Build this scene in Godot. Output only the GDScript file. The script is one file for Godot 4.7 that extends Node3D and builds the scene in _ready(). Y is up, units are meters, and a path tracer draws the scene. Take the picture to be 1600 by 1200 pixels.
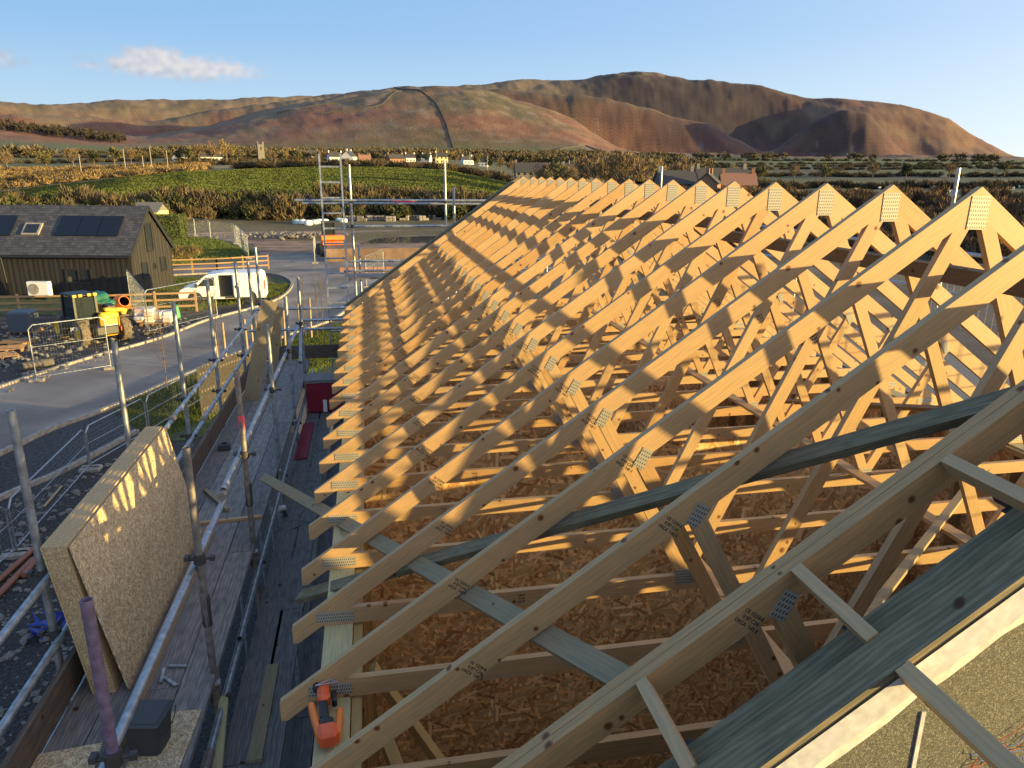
extends Node3D

const K := 0.7088
const TH := [-72, -72, -72, -72, -72, -72, -72, -72, -72, -72, -72, -72, -72, -72, -71, -72, -71, -70, -67, -60, -41, -54, -27, -43, 5, -32, -72, -69, -72, -67, -63, -53, -29, 44, -5, 94, 36, 215, 75, -72, -67, -71, -62, -53, -32, 17, 169, 67, 273, 153, 523, 233, -72, -63, -71, -56, -41, -7, 73, 321, 154, 491, 295, 898, 426, -72, -60, -71, -49, -27, 21, 134, 486, 250, 727, 449, 1306, 635, -72, -56, -70, -42, -14, 48, 195, 652, 345, 964, 603, 1713, 844, -72, -53, -70, -35, -2, 73, 251, 803, 432, 1181, 745, 2088, 1036, -72, -50, -69, -30, 8, 94, 297, 928, 504, 1360, 861, 2397, 1195, -72, -48, -69, -27, 15, 108, 328, 1013, 553, 1482, 940, 2606, 1302, -72, -48, -70, -25, 18, 116, 347, 1062, 584, 1552, 988, 2726, 1363, -72, -48, -71, -25, 19, 119, 354, 1083, 598, 1582, 1011, 2777, 1389, -72, -49, -72, -25, 20, 123, 362, 1104, 613, 1612, 1033, 2828, 1414, -72, -50, -73, -25, 22, 126, 370, 1124, 627, 1641, 1054, 2877, 1439, -72, -50, -73, -25, 23, 129, 378, 1145, 641, 1670, 1076, 2927, 1463, -72, -51, -74, -25, 24, 133, 386, 1165, 655, 1699, 1097, 2975, 1488, -72, -51, -75, -25, 25, 136, 393, 1184, 669, 1727, 1118, 3023, 1512, -72, -52, -76, -25, 26, 139, 401, 1204, 683, 1755, 1139, 3070, 1535, -72, -52, -75, -23, 28, 144, 410, 1215, 691, 1775, 1154, 3097, 1548, -72, -53, -75, -22, 30, 150, 420, 1226, 698, 1794, 1168, 3121, 1560, -72, -53, -74, -20, 32, 155, 430, 1236, 705, 1813, 1182, 3144, 1572, -72, -53, -73, -19, 34, 161, 440, 1245, 712, 1831, 1195, 3166, 1583, -72, -53, -72, -17, 36, 166, 449, 1255, 718, 1849, 1209, 3188, 1594, -72, -53, -72, -16, 38, 171, 459, 1264, 725, 1867, 1222, 3210, 1605, -72, -54, -71, -14, 40, 176, 468, 1273, 731, 1884, 1235, 3231, 1615, -72, -54, -70, -13, 42, 182, 478, 1282, 737, 1901, 1247, 3251, 1625, -72, -54, -69, -11, 45, 187, 487, 1290, 743, 1918, 1259, 3270, 1635, -72, -54, -68, -10, 47, 192, 496, 1299, 749, 1934, 1271, 3289, 1645, -72, -54, -68, -8, 49, 197, 505, 1307, 755, 1950, 1283, 3307, 1654, -72, -55, -67, -7, 51, 202, 514, 1315, 760, 1965, 1294, 3325, 1663, -72, -55, -66, -5, 53, 207, 523, 1322, 765, 1980, 1306, 3342, 1671, -72, -55, -65, -4, 55, 212, 532, 1329, 771, 1995, 1316, 3358, 1679, -72, -54, -61, -1, 57, 214, 528, 1316, 761, 1996, 1317, 3354, 1677, -72, -53, -56, 1, 59, 215, 520, 1296, 747, 1993, 1315, 3343, 1671, -72, -51, -50, 3, 61, 216, 512, 1276, 733, 1990, 1312, 3360, 1680, -72, -50, -45, 6, 63, 217, 504, 1256, 719, 1986, 1310, 3392, 1696, -72, -49, -40, 8, 66, 218, 495, 1229, 700, 1982, 1306, 3440, 1720, -72, -48, -35, 11, 68, 219, 487, 1196, 677, 1977, 1303, 3506, 1753, -72, -48, -31, 13, 70, 220, 479, 1163, 654, 1972, 1299, 3572, 1786, -72, -47, -26, 15, 72, 221, 470, 1129, 630, 1967, 1295, 3636, 1818, -72, -46, -21, 18, 74, 222, 462, 1095, 607, 1961, 1291, 3700, 1850, -72, -45, -17, 20, 77, 222, 455, 1076, 593, 1955, 1287, 3740, 1870, -72, -45, -14, 22, 79, 222, 449, 1089, 603, 1991, 1313, 3775, 1887, -72, -44, -10, 25, 81, 221, 443, 1147, 643, 2088, 1385, 3809, 1904, -72, -43, -7, 27, 83, 221, 437, 1213, 689, 2185, 1457, 3842, 1921, -72, -42, -3, 29, 85, 221, 430, 1288, 742, 2282, 1528, 3875, 1937, -72, -42, -1, 31, 86, 220, 431, 1363, 794, 2378, 1599, 3925, 1963, -72, -43, 1, 32, 87, 220, 433, 1438, 846, 2473, 1670, 3976, 1988, -72, -43, 3, 33, 87, 219, 435, 1553, 927, 2546, 1724, 4027, 2013, -72, -43, 5, 34, 88, 219, 437, 1675, 1013, 2616, 1776, 4076, 2038, -72, -43, 8, 35, 89, 218, 438, 1796, 1097, 2685, 1827, 4125, 2062, -72, -43, 9, 36, 90, 219, 440, 1902, 1172, 2753, 1877, 4160, 2080, -72, -44, 10, 37, 90, 220, 441, 2000, 1240, 2820, 1927, 4187, 2094, -72, -44, 12, 38, 91, 220, 443, 2098, 1308, 2887, 1976, 4214, 2107, -72, -44, 13, 39, 92, 221, 444, 2174, 1362, 2953, 2025, 4241, 2120, -72, -44, 14, 40, 92, 222, 445, 2249, 1414, 3019, 2074, 4266, 2133, -72, -44, 16, 41, 93, 222, 446, 2323, 1466, 3084, 2122, 4301, 2151, -72, -44, 15, 41, 94, 223, 447, 2398, 1518, 3145, 2168, 4394, 2197, -72, -44, 15, 41, 94, 223, 448, 2472, 1570, 3207, 2213, 4486, 2243, -72, -45, 15, 41, 95, 224, 449, 2545, 1622, 3267, 2258, 4578, 2289, -72, -45, 15, 41, 95, 224, 450, 2603, 1662, 3327, 2302, 4668, 2334, -72, -45, 15, 41, 96, 225, 451, 2655, 1698, 3386, 2346, 4757, 2379, -72, -45, 14, 40, 96, 225, 451, 2706, 1734, 3445, 2389, 4825, 2413, -72, -45, 13, 40, 97, 225, 452, 2757, 1770, 3502, 2432, 4865, 2433, -72, -45, 11, 40, 97, 226, 452, 2804, 1803, 3557, 2472, 4904, 2452, -72, -45, 10, 40, 98, 226, 453, 2810, 1807, 3579, 2488, 4942, 2471, -72, -45, 8, 40, 98, 226, 453, 2817, 1812, 3600, 2504, 4979, 2489, -72, -45, 7, 40, 99, 226, 453, 2822, 1816, 3620, 2519, 5015, 2507, -72, -46, 2, 35, 96, 225, 453, 2818, 1813, 3640, 2534, 5050, 2525, -72, -47, -5, 25, 89, 222, 454, 2806, 1804, 3659, 2548, 5084, 2542, -72, -48, -11, 16, 83, 219, 454, 2781, 1787, 3669, 2555, 5124, 2562, -72, -50, -18, 7, 77, 216, 455, 2694, 1726, 3630, 2526, 5201, 2601, -72, -51, -25, -2, 70, 213, 455, 2593, 1655, 3589, 2496, 5277, 2639, -72, -52, -31, -12, 64, 210, 455, 2470, 1569, 3548, 2466, 5352, 2676, -72, -53, -37, -18, 58, 207, 456, 2360, 1492, 3510, 2437, 5400, 2700, -72, -53, -43, -22, 51, 204, 456, 2261, 1423, 3474, 2411, 5427, 2713, -72, -52, -49, -25, 45, 200, 456, 2162, 1354, 3437, 2383, 5452, 2726, -72, -52, -51, -29, 40, 197, 455, 2062, 1284, 3400, 2356, 5477, 2739, -72, -52, -52, -32, 37, 194, 455, 1931, 1192, 3392, 2350, 5501, 2750, -72, -52, -53, -36, 34, 191, 455, 1793, 1095, 3436, 2383, 5523, 2762, -72, -52, -54, -37, 31, 187, 451, 1596, 957, 3421, 2371, 5595, 2797, -72, -52, -54, -37, 27, 184, 445, 1358, 790, 3363, 2329, 5700, 2850, -72, -52, -55, -37, 24, 181, 438, 1137, 636, 3289, 2274, 5804, 2902, -72, -52, -56, -36, 21, 177, 431, 915, 480, 3158, 2177, 5861, 2931, -72, -52, -56, -36, 17, 174, 425, 782, 388, 3026, 2079, 5891, 2945, -72, -52, -57, -36, 14, 170, 418, 696, 327, 2887, 1976, 5919, 2959, -72, -52, -57, -36, 14, 167, 414, 644, 291, 2745, 1871, 5861, 2930, -72, -51, -56, -35, 14, 163, 410, 639, 287, 2555, 1730, 5765, 2882, -72, -51, -56, -35, 15, 159, 407, 634, 284, 2353, 1581, 5667, 2834, -72, -51, -56, -35, 15, 156, 403, 628, 280, 2236, 1495, 5518, 2759, -72, -51, -55, -34, 16, 152, 400, 622, 276, 2139, 1423, 5443, 2722, -72, -51, -55, -34, 16, 148, 396, 617, 272, 2041, 1351, 5368, 2684, -72, -51, -55, -33, 17, 148, 393, 611, 267, 1852, 1211, 5267, 2633, -72, -50, -54, -33, 17, 148, 389, 605, 263, 1621, 1040, 5163, 2582, -72, -50, -54, -33, 17, 148, 385, 598, 259, 1360, 846, 5059, 2530, -72, -50, -53, -32, 18, 148, 381, 592, 255, 1113, 663, 4954, 2477, -72, -50, -53, -32, 18, 148, 377, 586, 250, 953, 545, 4847, 2424, -72, -49, -52, -32, 19, 148, 373, 580, 246, 1062, 626, 4705, 2352, -72, -49, -52, -31, 19, 148, 371, 576, 243, 1450, 913, 4519, 2259, -72, -49, -51, -31, 20, 148, 368, 571, 240, 1819, 1186, 4331, 2166, -72, -49, -51, -30, 20, 148, 364, 567, 237, 2174, 1449, 4257, 2129, -72, -48, -50, -30, 21, 148, 361, 562, 233, 2401, 1617, 4212, 2106, -72, -48, -50, -29, 21, 148, 358, 557, 230, 2540, 1719, 4162, 2081, -72, -48, -49, -29, 22, 147, 355, 552, 226, 2503, 1693, 4092, 2046, -72, -47, -49, -29, 22, 147, 352, 547, 223, 2403, 1618, 4011, 2005, -72, -47, -48, -28, 23, 147, 348, 542, 219, 2000, 1320, 3888, 1944, -72, -47, -48, -28, 23, 146, 345, 536, 215, 1432, 899, 3764, 1882, -72, -46, -47, -27, 23, 146, 341, 531, 212, 956, 548, 3612, 1806, -72, -46, -47, -27, 24, 146, 338, 525, 208, 760, 403, 3382, 1691, -72, -46, -46, -26, 24, 145, 334, 520, 204, 743, 389, 3150, 1575, -72, -45, -45, -26, 25, 145, 330, 514, 200, 725, 376, 2918, 1459, -72, -45, -45, -25, 25, 144, 326, 508, 196, 707, 363, 2425, 1213, -72, -44, -44, -25, 25, 144, 323, 502, 191, 689, 350, 1929, 964, -72, -44, -44, -24, 26, 143, 319, 496, 187, 671, 336, 1614, 807, -72, -44, -43, -24, 26, 143, 315, 490, 183, 652, 323, 1264, 632, -72, -43, -42, -23, 27, 142, 311, 484, 179, 634, 309, 956, 478, -72, -43, -42, -23, 27, 142, 308, 479, 175, 621, 299, 884, 442, -72, -42, -41, -22, 27, 141, 306, 477, 174, 618, 297, 845, 423, -72, -42, -41, -22, 28, 141, 305, 475, 172, 615, 295, 837, 418, -72, -41, -40, -21, 28, 141, 304, 472, 171, 612, 293, 829, 414, -72, -40, -39, -20, 29, 140, 302, 470, 169, 609, 291, 820, 410, -72, -41, -39, -21, 26, 134, 290, 452, 161, 587, 278, 787, 392, -72, -43, -41, -25, 19, 118, 260, 409, 141, 532, 249, 712, 352, -72, -46, -45, -30, 8, 94, 218, 347, 113, 454, 207, 607, 296, -72, -50, -49, -37, -6, 65, 166, 273, 79, 361, 157, 485, 230, -72, -55, -54, -45, -21, 33, 111, 192, 44, 260, 103, 355, 160, -72, -60, -59, -52, -36, 2, 56, 113, 9, 160, 50, 227, 90, -72, -64, -64, -60, -50, -27, 6, 41, -23, 70, 2, 111, 27, -72, -68, -68, -66, -61, -50, -35, -18, -49, -4, -36, 15, -25, -72, -71, -71, -70, -69, -66, -62, -58, -66, -54, -63, -49, -59, -72, -72, -72, -72, -72, -72, -72, -72, -72, -72, -72, -72, -72]
const TR := [100, 160, 260, 420, 700, 1200, 1800, 2700, 3100, 3500, 3950, 4800, 6200]
const TA := [-48, 0.8, 131]
const EYE := Vector3(-2.7694, 0.046, 3.0258)
const GROUND := -7.2

var M := {}
var used := {}
var rng := RandomNumberGenerator.new()
var hill_noise := FastNoiseLite.new()
var fine_noise := FastNoiseLite.new()

# ---------------------------------------------------------------- mesh builder
class MB:
	var v := PackedVector3Array()
	var n := PackedVector3Array()
	var u := PackedVector2Array()
	var c := PackedColorArray()
	var i := PackedInt32Array()
	var col := Color.WHITE
	var off := Vector2.ZERO
	func vert(p: Vector3, nn: Vector3, uv: Vector2) -> int:
		v.append(p); n.append(nn); u.append(uv + off); c.append(col)
		return v.size() - 1
	func tri(a: int, b: int, d: int) -> void:
		var g := (v[b] - v[a]).cross(v[d] - v[a])
		if g.dot(n[a] + n[b] + n[d]) > 0.0:
			i.append(a); i.append(d); i.append(b)
		else:
			i.append(a); i.append(b); i.append(d)
	func face(ps: Array, nn: Vector3, uvs: Array) -> void:
		var s := v.size()
		for k in ps.size():
			vert(ps[k], nn, uvs[k])
		for k in range(1, ps.size() - 1):
			tri(s, s + k, s + k + 1)
	func flat(ps: Array, toward: Vector3) -> void:
		var nn: Vector3 = (ps[1] - ps[0]).cross(ps[2] - ps[0]).normalized()
		if nn.dot(toward) < 0.0:
			nn = -nn
		var ax: Vector3 = (ps[1] - ps[0]).normalized()
		var ay := nn.cross(ax)
		var uvs := []
		for p in ps:
			uvs.append(Vector2((p - ps[0]).dot(ax), (p - ps[0]).dot(ay)))
		face(ps, nn, uvs)
	# a box of size s centred on t; u runs along its x axis, in metres
	func box(t: Transform3D, s: Vector3) -> void:
		var h := s * 0.5
		for f in [[0, 1, 2], [1, 0, 2], [2, 0, 1]]:
			for sg in [-1.0, 1.0]:
				var nn := Vector3.ZERO
				nn[f[0]] = sg
				var ps := []
				var uvs := []
				for q in [[-1, -1], [1, -1], [1, 1], [-1, 1]]:
					var p := Vector3.ZERO
					p[f[0]] = sg * h[f[0]]
					p[f[1]] = q[0] * h[f[1]]
					p[f[2]] = q[1] * h[f[2]]
					ps.append(t * p)
					if f[0] == 0:
						uvs.append(Vector2(p.y * 0.4, p.z * 0.4 + 0.1))
					else:
						uvs.append(Vector2(p[f[1]], p[f[2]] + (0.37 if f[0] == 1 else 0.0) + sg * 0.21))
				face(ps, (t.basis * nn).normalized(), uvs)
	func bx(c0: Vector3, s: Vector3, yaw := 0.0) -> void:
		box(Transform3D(Basis(Vector3.UP, yaw), c0), s)
	# a bar from a to b, w across (sideways), h deep (towards up)
	func bar(a: Vector3, b: Vector3, w: float, h: float, up := Vector3.UP) -> void:
		var x := (b - a).normalized()
		var z := x.cross(up).normalized()
		var y := z.cross(x)
		box(Transform3D(Basis(x, y, z), (a + b) * 0.5), Vector3((b - a).length(), h, w))
	func tube(a: Vector3, b: Vector3, r0: float, r1 := -1.0, seg := 10, caps := true) -> void:
		if r1 < 0.0:
			r1 = r0
		var x := (b - a).normalized()
		var up := Vector3.UP if absf(x.y) < 0.95 else Vector3.RIGHT
		var z := x.cross(up).normalized()
		var y := z.cross(x)
		var s := v.size()
		var l := (b - a).length()
		for k in seg + 1:
			var t := TAU * k / seg
			var d := y * cos(t) + z * sin(t)
			vert(a + d * r0, d, Vector2(0, r0 * t))
			vert(b + d * r1, d, Vector2(l, r0 * t))
		for k in seg:
			tri(s + 2 * k, s + 2 * k + 1, s + 2 * k + 2)
			tri(s + 2 * k + 1, s + 2 * k + 3, s + 2 * k + 2)
		if caps:
			for e in 2:
				var ps := []
				var uvs := []
				for k in seg:
					var t := TAU * k / seg
					var d := y * cos(t) + z * sin(t)
					ps.append((b if e else a) + d * (r1 if e else r0))
					uvs.append(Vector2(d.y, d.z) * r0)
				face(ps, x if e else -x, uvs)
	func path(ps: Array, r: float, seg := 8) -> void:
		for k in ps.size() - 1:
			tube(ps[k], ps[k + 1], r, -1.0, seg, true)
	# a body of revolution about the axis ax through o; profile of Vector2(along, radius)
	func lathe(o: Vector3, ax: Vector3, prof: Array, seg := 20) -> void:
		var up := Vector3.UP if absf(ax.y) < 0.95 else Vector3.RIGHT
		var z := ax.cross(up).normalized()
		var y := z.cross(ax)
		for k in prof.size() - 1:
			var p0: Vector2 = prof[k]
			var p1: Vector2 = prof[k + 1]
			var sl := Vector2(p1.y - p0.y, -(p1.x - p0.x)).normalized()
			var s := v.size()
			for j in seg + 1:
				var t := TAU * j / seg
				var d := y * cos(t) + z * sin(t)
				var nn := (d * -sl.y + ax * -sl.x).normalized()
				vert(o + ax * p0.x + d * p0.y, nn, Vector2(p0.x, t))
				vert(o + ax * p1.x + d * p1.y, nn, Vector2(p1.x, t))
			for j in seg:
				tri(s + 2 * j, s + 2 * j + 1, s + 2 * j + 2)
				tri(s + 2 * j + 1, s + 2 * j + 3, s + 2 * j + 2)
	# polygon in the xy plane (counted in metres) pushed out from z0 to z1; grain runs along dir
	func prism(poly: PackedVector2Array, z0: float, z1: float, dir := Vector2.RIGHT) -> void:
		var t := Geometry2D.triangulate_polygon(poly)
		var side := Vector2(-dir.y, dir.x)
		for e in 2:
			var s := v.size()
			for p in poly:
				vert(Vector3(p.x, p.y, z1 if e else z0), Vector3(0, 0, signf(z1 - z0) * (1.0 if e else -1.0)), Vector2(p.dot(dir), p.dot(side) + 0.13 * e))
			for k in t.size() / 3:
				tri(s + t[3 * k], s + t[3 * k + 1], s + t[3 * k + 2])
		var area := 0.0
		for k in poly.size():
			area += poly[k].cross(poly[(k + 1) % poly.size()])
		for k in poly.size():
			var p := poly[k]
			var q := poly[(k + 1) % poly.size()]
			var d := (q - p).normalized()
			var nn := Vector3(d.y, -d.x, 0) * signf(area)
			face([Vector3(p.x, p.y, z0), Vector3(q.x, q.y, z0), Vector3(q.x, q.y, z1), Vector3(p.x, p.y, z1)], nn, [Vector2(p.dot(dir), 0.5), Vector2(q.dot(dir), 0.5), Vector2(q.dot(dir), 0.5 + z1 - z0), Vector2(p.dot(dir), 0.5 + z1 - z0)])
	func done() -> ArrayMesh:
		var a := []
		a.resize(Mesh.ARRAY_MAX)
		a[Mesh.ARRAY_VERTEX] = v
		a[Mesh.ARRAY_NORMAL] = n
		a[Mesh.ARRAY_TEX_UV] = u
		a[Mesh.ARRAY_COLOR] = c
		a[Mesh.ARRAY_INDEX] = i
		var m := ArrayMesh.new()
		m.add_surface_from_arrays(Mesh.PRIMITIVE_TRIANGLES, a)
		return m

# ---------------------------------------------------------------- scene helpers
func numbered(s: String) -> String:
	used[s] = used.get(s, -1) + 1
	return s if used[s] == 0 else "%s_%03d" % [s, used[s]]

func tag(o: Node3D, label: String, category: String, group := "", kind := "") -> Node3D:
	if label:
		o.set_meta("label", label)
	if category:
		o.set_meta("category", category)
	if group:
		o.set_meta("group", group)
	if kind:
		o.set_meta("kind", kind)
	return o

func thing(called: String, label: String, category: String, at := Vector3.ZERO, yaw := 0.0, group := "") -> Node3D:
	var o := Node3D.new()
	o.name = numbered(called)
	add_child(o)
	o.position = at
	o.rotation.y = yaw
	tag(o, label, category, group)
	return o

func part(parent: Node, called: String, b, m: Material, xf := Transform3D()) -> MeshInstance3D:
	var o := MeshInstance3D.new()
	o.name = called
	o.mesh = b.done() if b is MB else b
	o.material_override = m
	o.transform = xf
	parent.add_child(o, true)
	return o

func one(called: String, b, m: Material, label: String, category: String, group := "", kind := "") -> MeshInstance3D:
	var o := MeshInstance3D.new()
	o.name = numbered(called)
	o.mesh = b.done() if b is MB else b
	o.material_override = m
	add_child(o)
	tag(o, label, category, group, kind)
	return o

func copy(o: Node3D, label := "") -> Node3D:
	var c: Node3D = o.duplicate()
	var base := String(o.name)
	if base.length() > 4 and base[-4] == "_" and base.right(3).is_valid_int():
		base = base.left(base.length() - 4)
	c.name = numbered(base)
	add_child(c)
	if label:
		c.set_meta("label", label)
	return c

func lin(r: float, g: float, b: float) -> Color:
	return Color(r, g, b).linear_to_srgb()

func mat(r: float, g: float, b: float, rough := 0.85, metal := 0.0, tex: Texture2D = null, scale := 1.0, tri := false) -> StandardMaterial3D:
	var m := StandardMaterial3D.new()
	m.albedo_color = lin(r, g, b)
	m.roughness = rough
	m.metallic = metal
	m.cull_mode = BaseMaterial3D.CULL_DISABLED
	if tex:
		m.albedo_texture = tex
		m.uv1_scale = Vector3.ONE * scale
		if tri:
			m.uv1_triplanar = true
			m.uv1_world_triplanar = true
	return m

func vmat(rough := 0.95) -> StandardMaterial3D:
	var m := mat(1, 1, 1, rough)
	m.vertex_color_use_as_albedo = true
	return m

func fnl(sd: int, freq: float, oct := 4) -> FastNoiseLite:
	var f := FastNoiseLite.new()
	f.seed = sd
	f.frequency = freq
	f.noise_type = FastNoiseLite.TYPE_SIMPLEX_SMOOTH
	f.fractal_octaves = oct
	return f

func tex_of(w: int, h: int, f: Callable) -> ImageTexture:
	var d := PackedByteArray()
	d.resize(w * h * 3)
	for y in h:
		for x in w:
			var c: Color = f.call(x, y)
			var k := (y * w + x) * 3
			d[k] = int(clampf(c.r, 0, 1) * 255)
			d[k + 1] = int(clampf(c.g, 0, 1) * 255)
			d[k + 2] = int(clampf(c.b, 0, 1) * 255)
	return ImageTexture.create_from_image(Image.create_from_data(w, h, false, Image.FORMAT_RGB8, d))

# grain along x; wraps by folding the coordinate
func wood_tex(sd: int, contrast: float, knots: int, warm: float) -> ImageTexture:
	var a := fnl(sd, 1.0, 3)
	var b := fnl(sd + 7, 1.0, 2)
	var r := RandomNumberGenerator.new()
	r.seed = sd
	var ks := []
	for k in knots:
		ks.append([r.randf() * 512, r.randf() * 256, r.randf_range(2.5, 7.0)])
	return tex_of(512, 256, func(x, y):
		var fx: float = absf(256.0 - x)
		var fy: float = absf(128.0 - y)
		var bend: float = b.get_noise_2d(fx * 0.006, fy * 0.02) * 9.0
		var g: float = sin((fy + bend) * 0.62) * 0.5 + a.get_noise_2d(fx * 0.012, (fy + bend) * 0.5) * 0.9
		var t: float = a.get_noise_2d(fx * 0.02 + 90.0, fy * 0.05)
		var l: float = 0.86 + contrast * (0.10 * g + 0.12 * t)
		var w: float = warm * clampf(0.5 * g + t, -1.0, 1.0)
		var c := Color(l + 0.02 * w, l - 0.035 * w, l - 0.07 * w)
		for q in ks:
			var dx: float = (x - q[0]) * 1.9
			var dy: float = y - q[1]
			var e: float = sqrt(dx * dx + dy * dy) / q[2]
			if e < 1.6:
				c = c.lerp(Color(0.42, 0.25, 0.14), clampf(1.5 - e, 0, 0.8))
		return c)

func flake_tex(sd: int, n: int, w: int, h: int, cols: Array, lmin: float, lmax: float, wid: float) -> ImageTexture:
	var r := RandomNumberGenerator.new()
	r.seed = sd
	var d := PackedByteArray()
	d.resize(w * h * 3)
	for k in w * h:
		var c: Color = cols[0]
		d[3 * k] = int(c.r * 255); d[3 * k + 1] = int(c.g * 255); d[3 * k + 2] = int(c.b * 255)
	for k in n:
		var c: Color = cols[r.randi() % cols.size()]
		c = c * r.randf_range(0.82, 1.12)
		var a := r.randf() * PI
		var l := r.randf_range(lmin, lmax)
		var hw := r.randf_range(0.5, 1.0) * wid
		var p := Vector2(r.randf() * w, r.randf() * h)
		var e := Vector2(cos(a), sin(a))
		var s := Vector2(-e.y, e.x)
		var cr := int(clampf(c.r, 0, 1) * 255)
		var cg := int(clampf(c.g, 0, 1) * 255)
		var cb := int(clampf(c.b, 0, 1) * 255)
		var i := -l
		while i < l:
			var j := -hw
			while j <= hw:
				var q := p + e * i + s * j
				var o := (posmod(int(q.y), h) * w + posmod(int(q.x), w)) * 3
				d[o] = cr; d[o + 1] = cg; d[o + 2] = cb
				j += 0.8
			i += 0.8
	return ImageTexture.create_from_image(Image.create_from_data(w, h, false, Image.FORMAT_RGB8, d))

func speckle(sd: int, freq: float, lo: float, hi: float, oct := 5, grit := 0.0) -> ImageTexture:
	var f := fnl(sd, freq, oct)
	var r := RandomNumberGenerator.new()
	r.seed = sd
	return tex_of(256, 256, func(x, y):
		var wx: float = f.get_noise_2d(x, y)
		var fx: float = x / 256.0
		var fy: float = y / 256.0
		# blend the borders so that the picture repeats
		var n: float = lerpf(lerpf(wx, f.get_noise_2d(x - 256, y), smoothstep(0.7, 1.0, fx)), lerpf(f.get_noise_2d(x, y - 256), f.get_noise_2d(x - 256, y - 256), smoothstep(0.7, 1.0, fx)), smoothstep(0.7, 1.0, fy))
		var l: float = lerpf(lo, hi, clampf(n * 0.9 + 0.5 + grit * (r.randf() - 0.5), 0, 1))
		return Color(l, l, l))

func bump(m: StandardMaterial3D, t: Texture2D, cm: float) -> void:
	m.heightmap_enabled = true
	m.heightmap_texture = t
	m.heightmap_scale = cm

# ---------------------------------------------------------------- camera, sky, sun
func set_up() -> void:
	var cam := Camera3D.new()
	cam.name = "camera"
	add_child(cam)
	cam.basis = Basis(Vector3.UP, -0.1892) * Basis(Vector3.RIGHT, -0.2785) * Basis(Vector3.BACK, 0.0056)
	cam.position = EYE
	cam.fov = rad_to_deg(2.0 * atan(600.0 / 1150.0))
	cam.near = 0.05
	cam.far = 30000.0
	cam.current = true
	var w := WorldEnvironment.new()
	w.name = "world_environment"
	var e := Environment.new()
	e.background_mode = Environment.BG_SKY
	e.tonemap_mode = Environment.TONE_MAPPER_LINEAR
	e.tonemap_exposure = 2.4
	e.sdfgi_enabled = true
	e.ssao_enabled = true
	e.ssil_enabled = true
	var sky := Sky.new()
	var sm := PanoramaSkyMaterial.new()
	sm.panorama = sky_picture()
	sm.energy_multiplier = 0.43
	sky.sky_material = sm
	e.sky = sky
	e.fog_enabled = false
	e.fog_density = 0.000022
	e.fog_light_color = Color(0.66, 0.76, 0.90)
	w.environment = e
	add_child(w)
	var sun := DirectionalLight3D.new()
	sun.name = "sun"
	var al := deg_to_rad(64.3)
	var to := Vector3(sin(al), 0.085 * sin(al), cos(al)).normalized()
	sun.basis = Basis.looking_at(-to, Vector3.UP)
	sun.light_color = Color(1.0, 0.87, 0.54)
	sun.light_energy = 1.6
	sun.light_angular_distance = 0.5
	sun.shadow_enabled = true
	add_child(sun)

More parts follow.
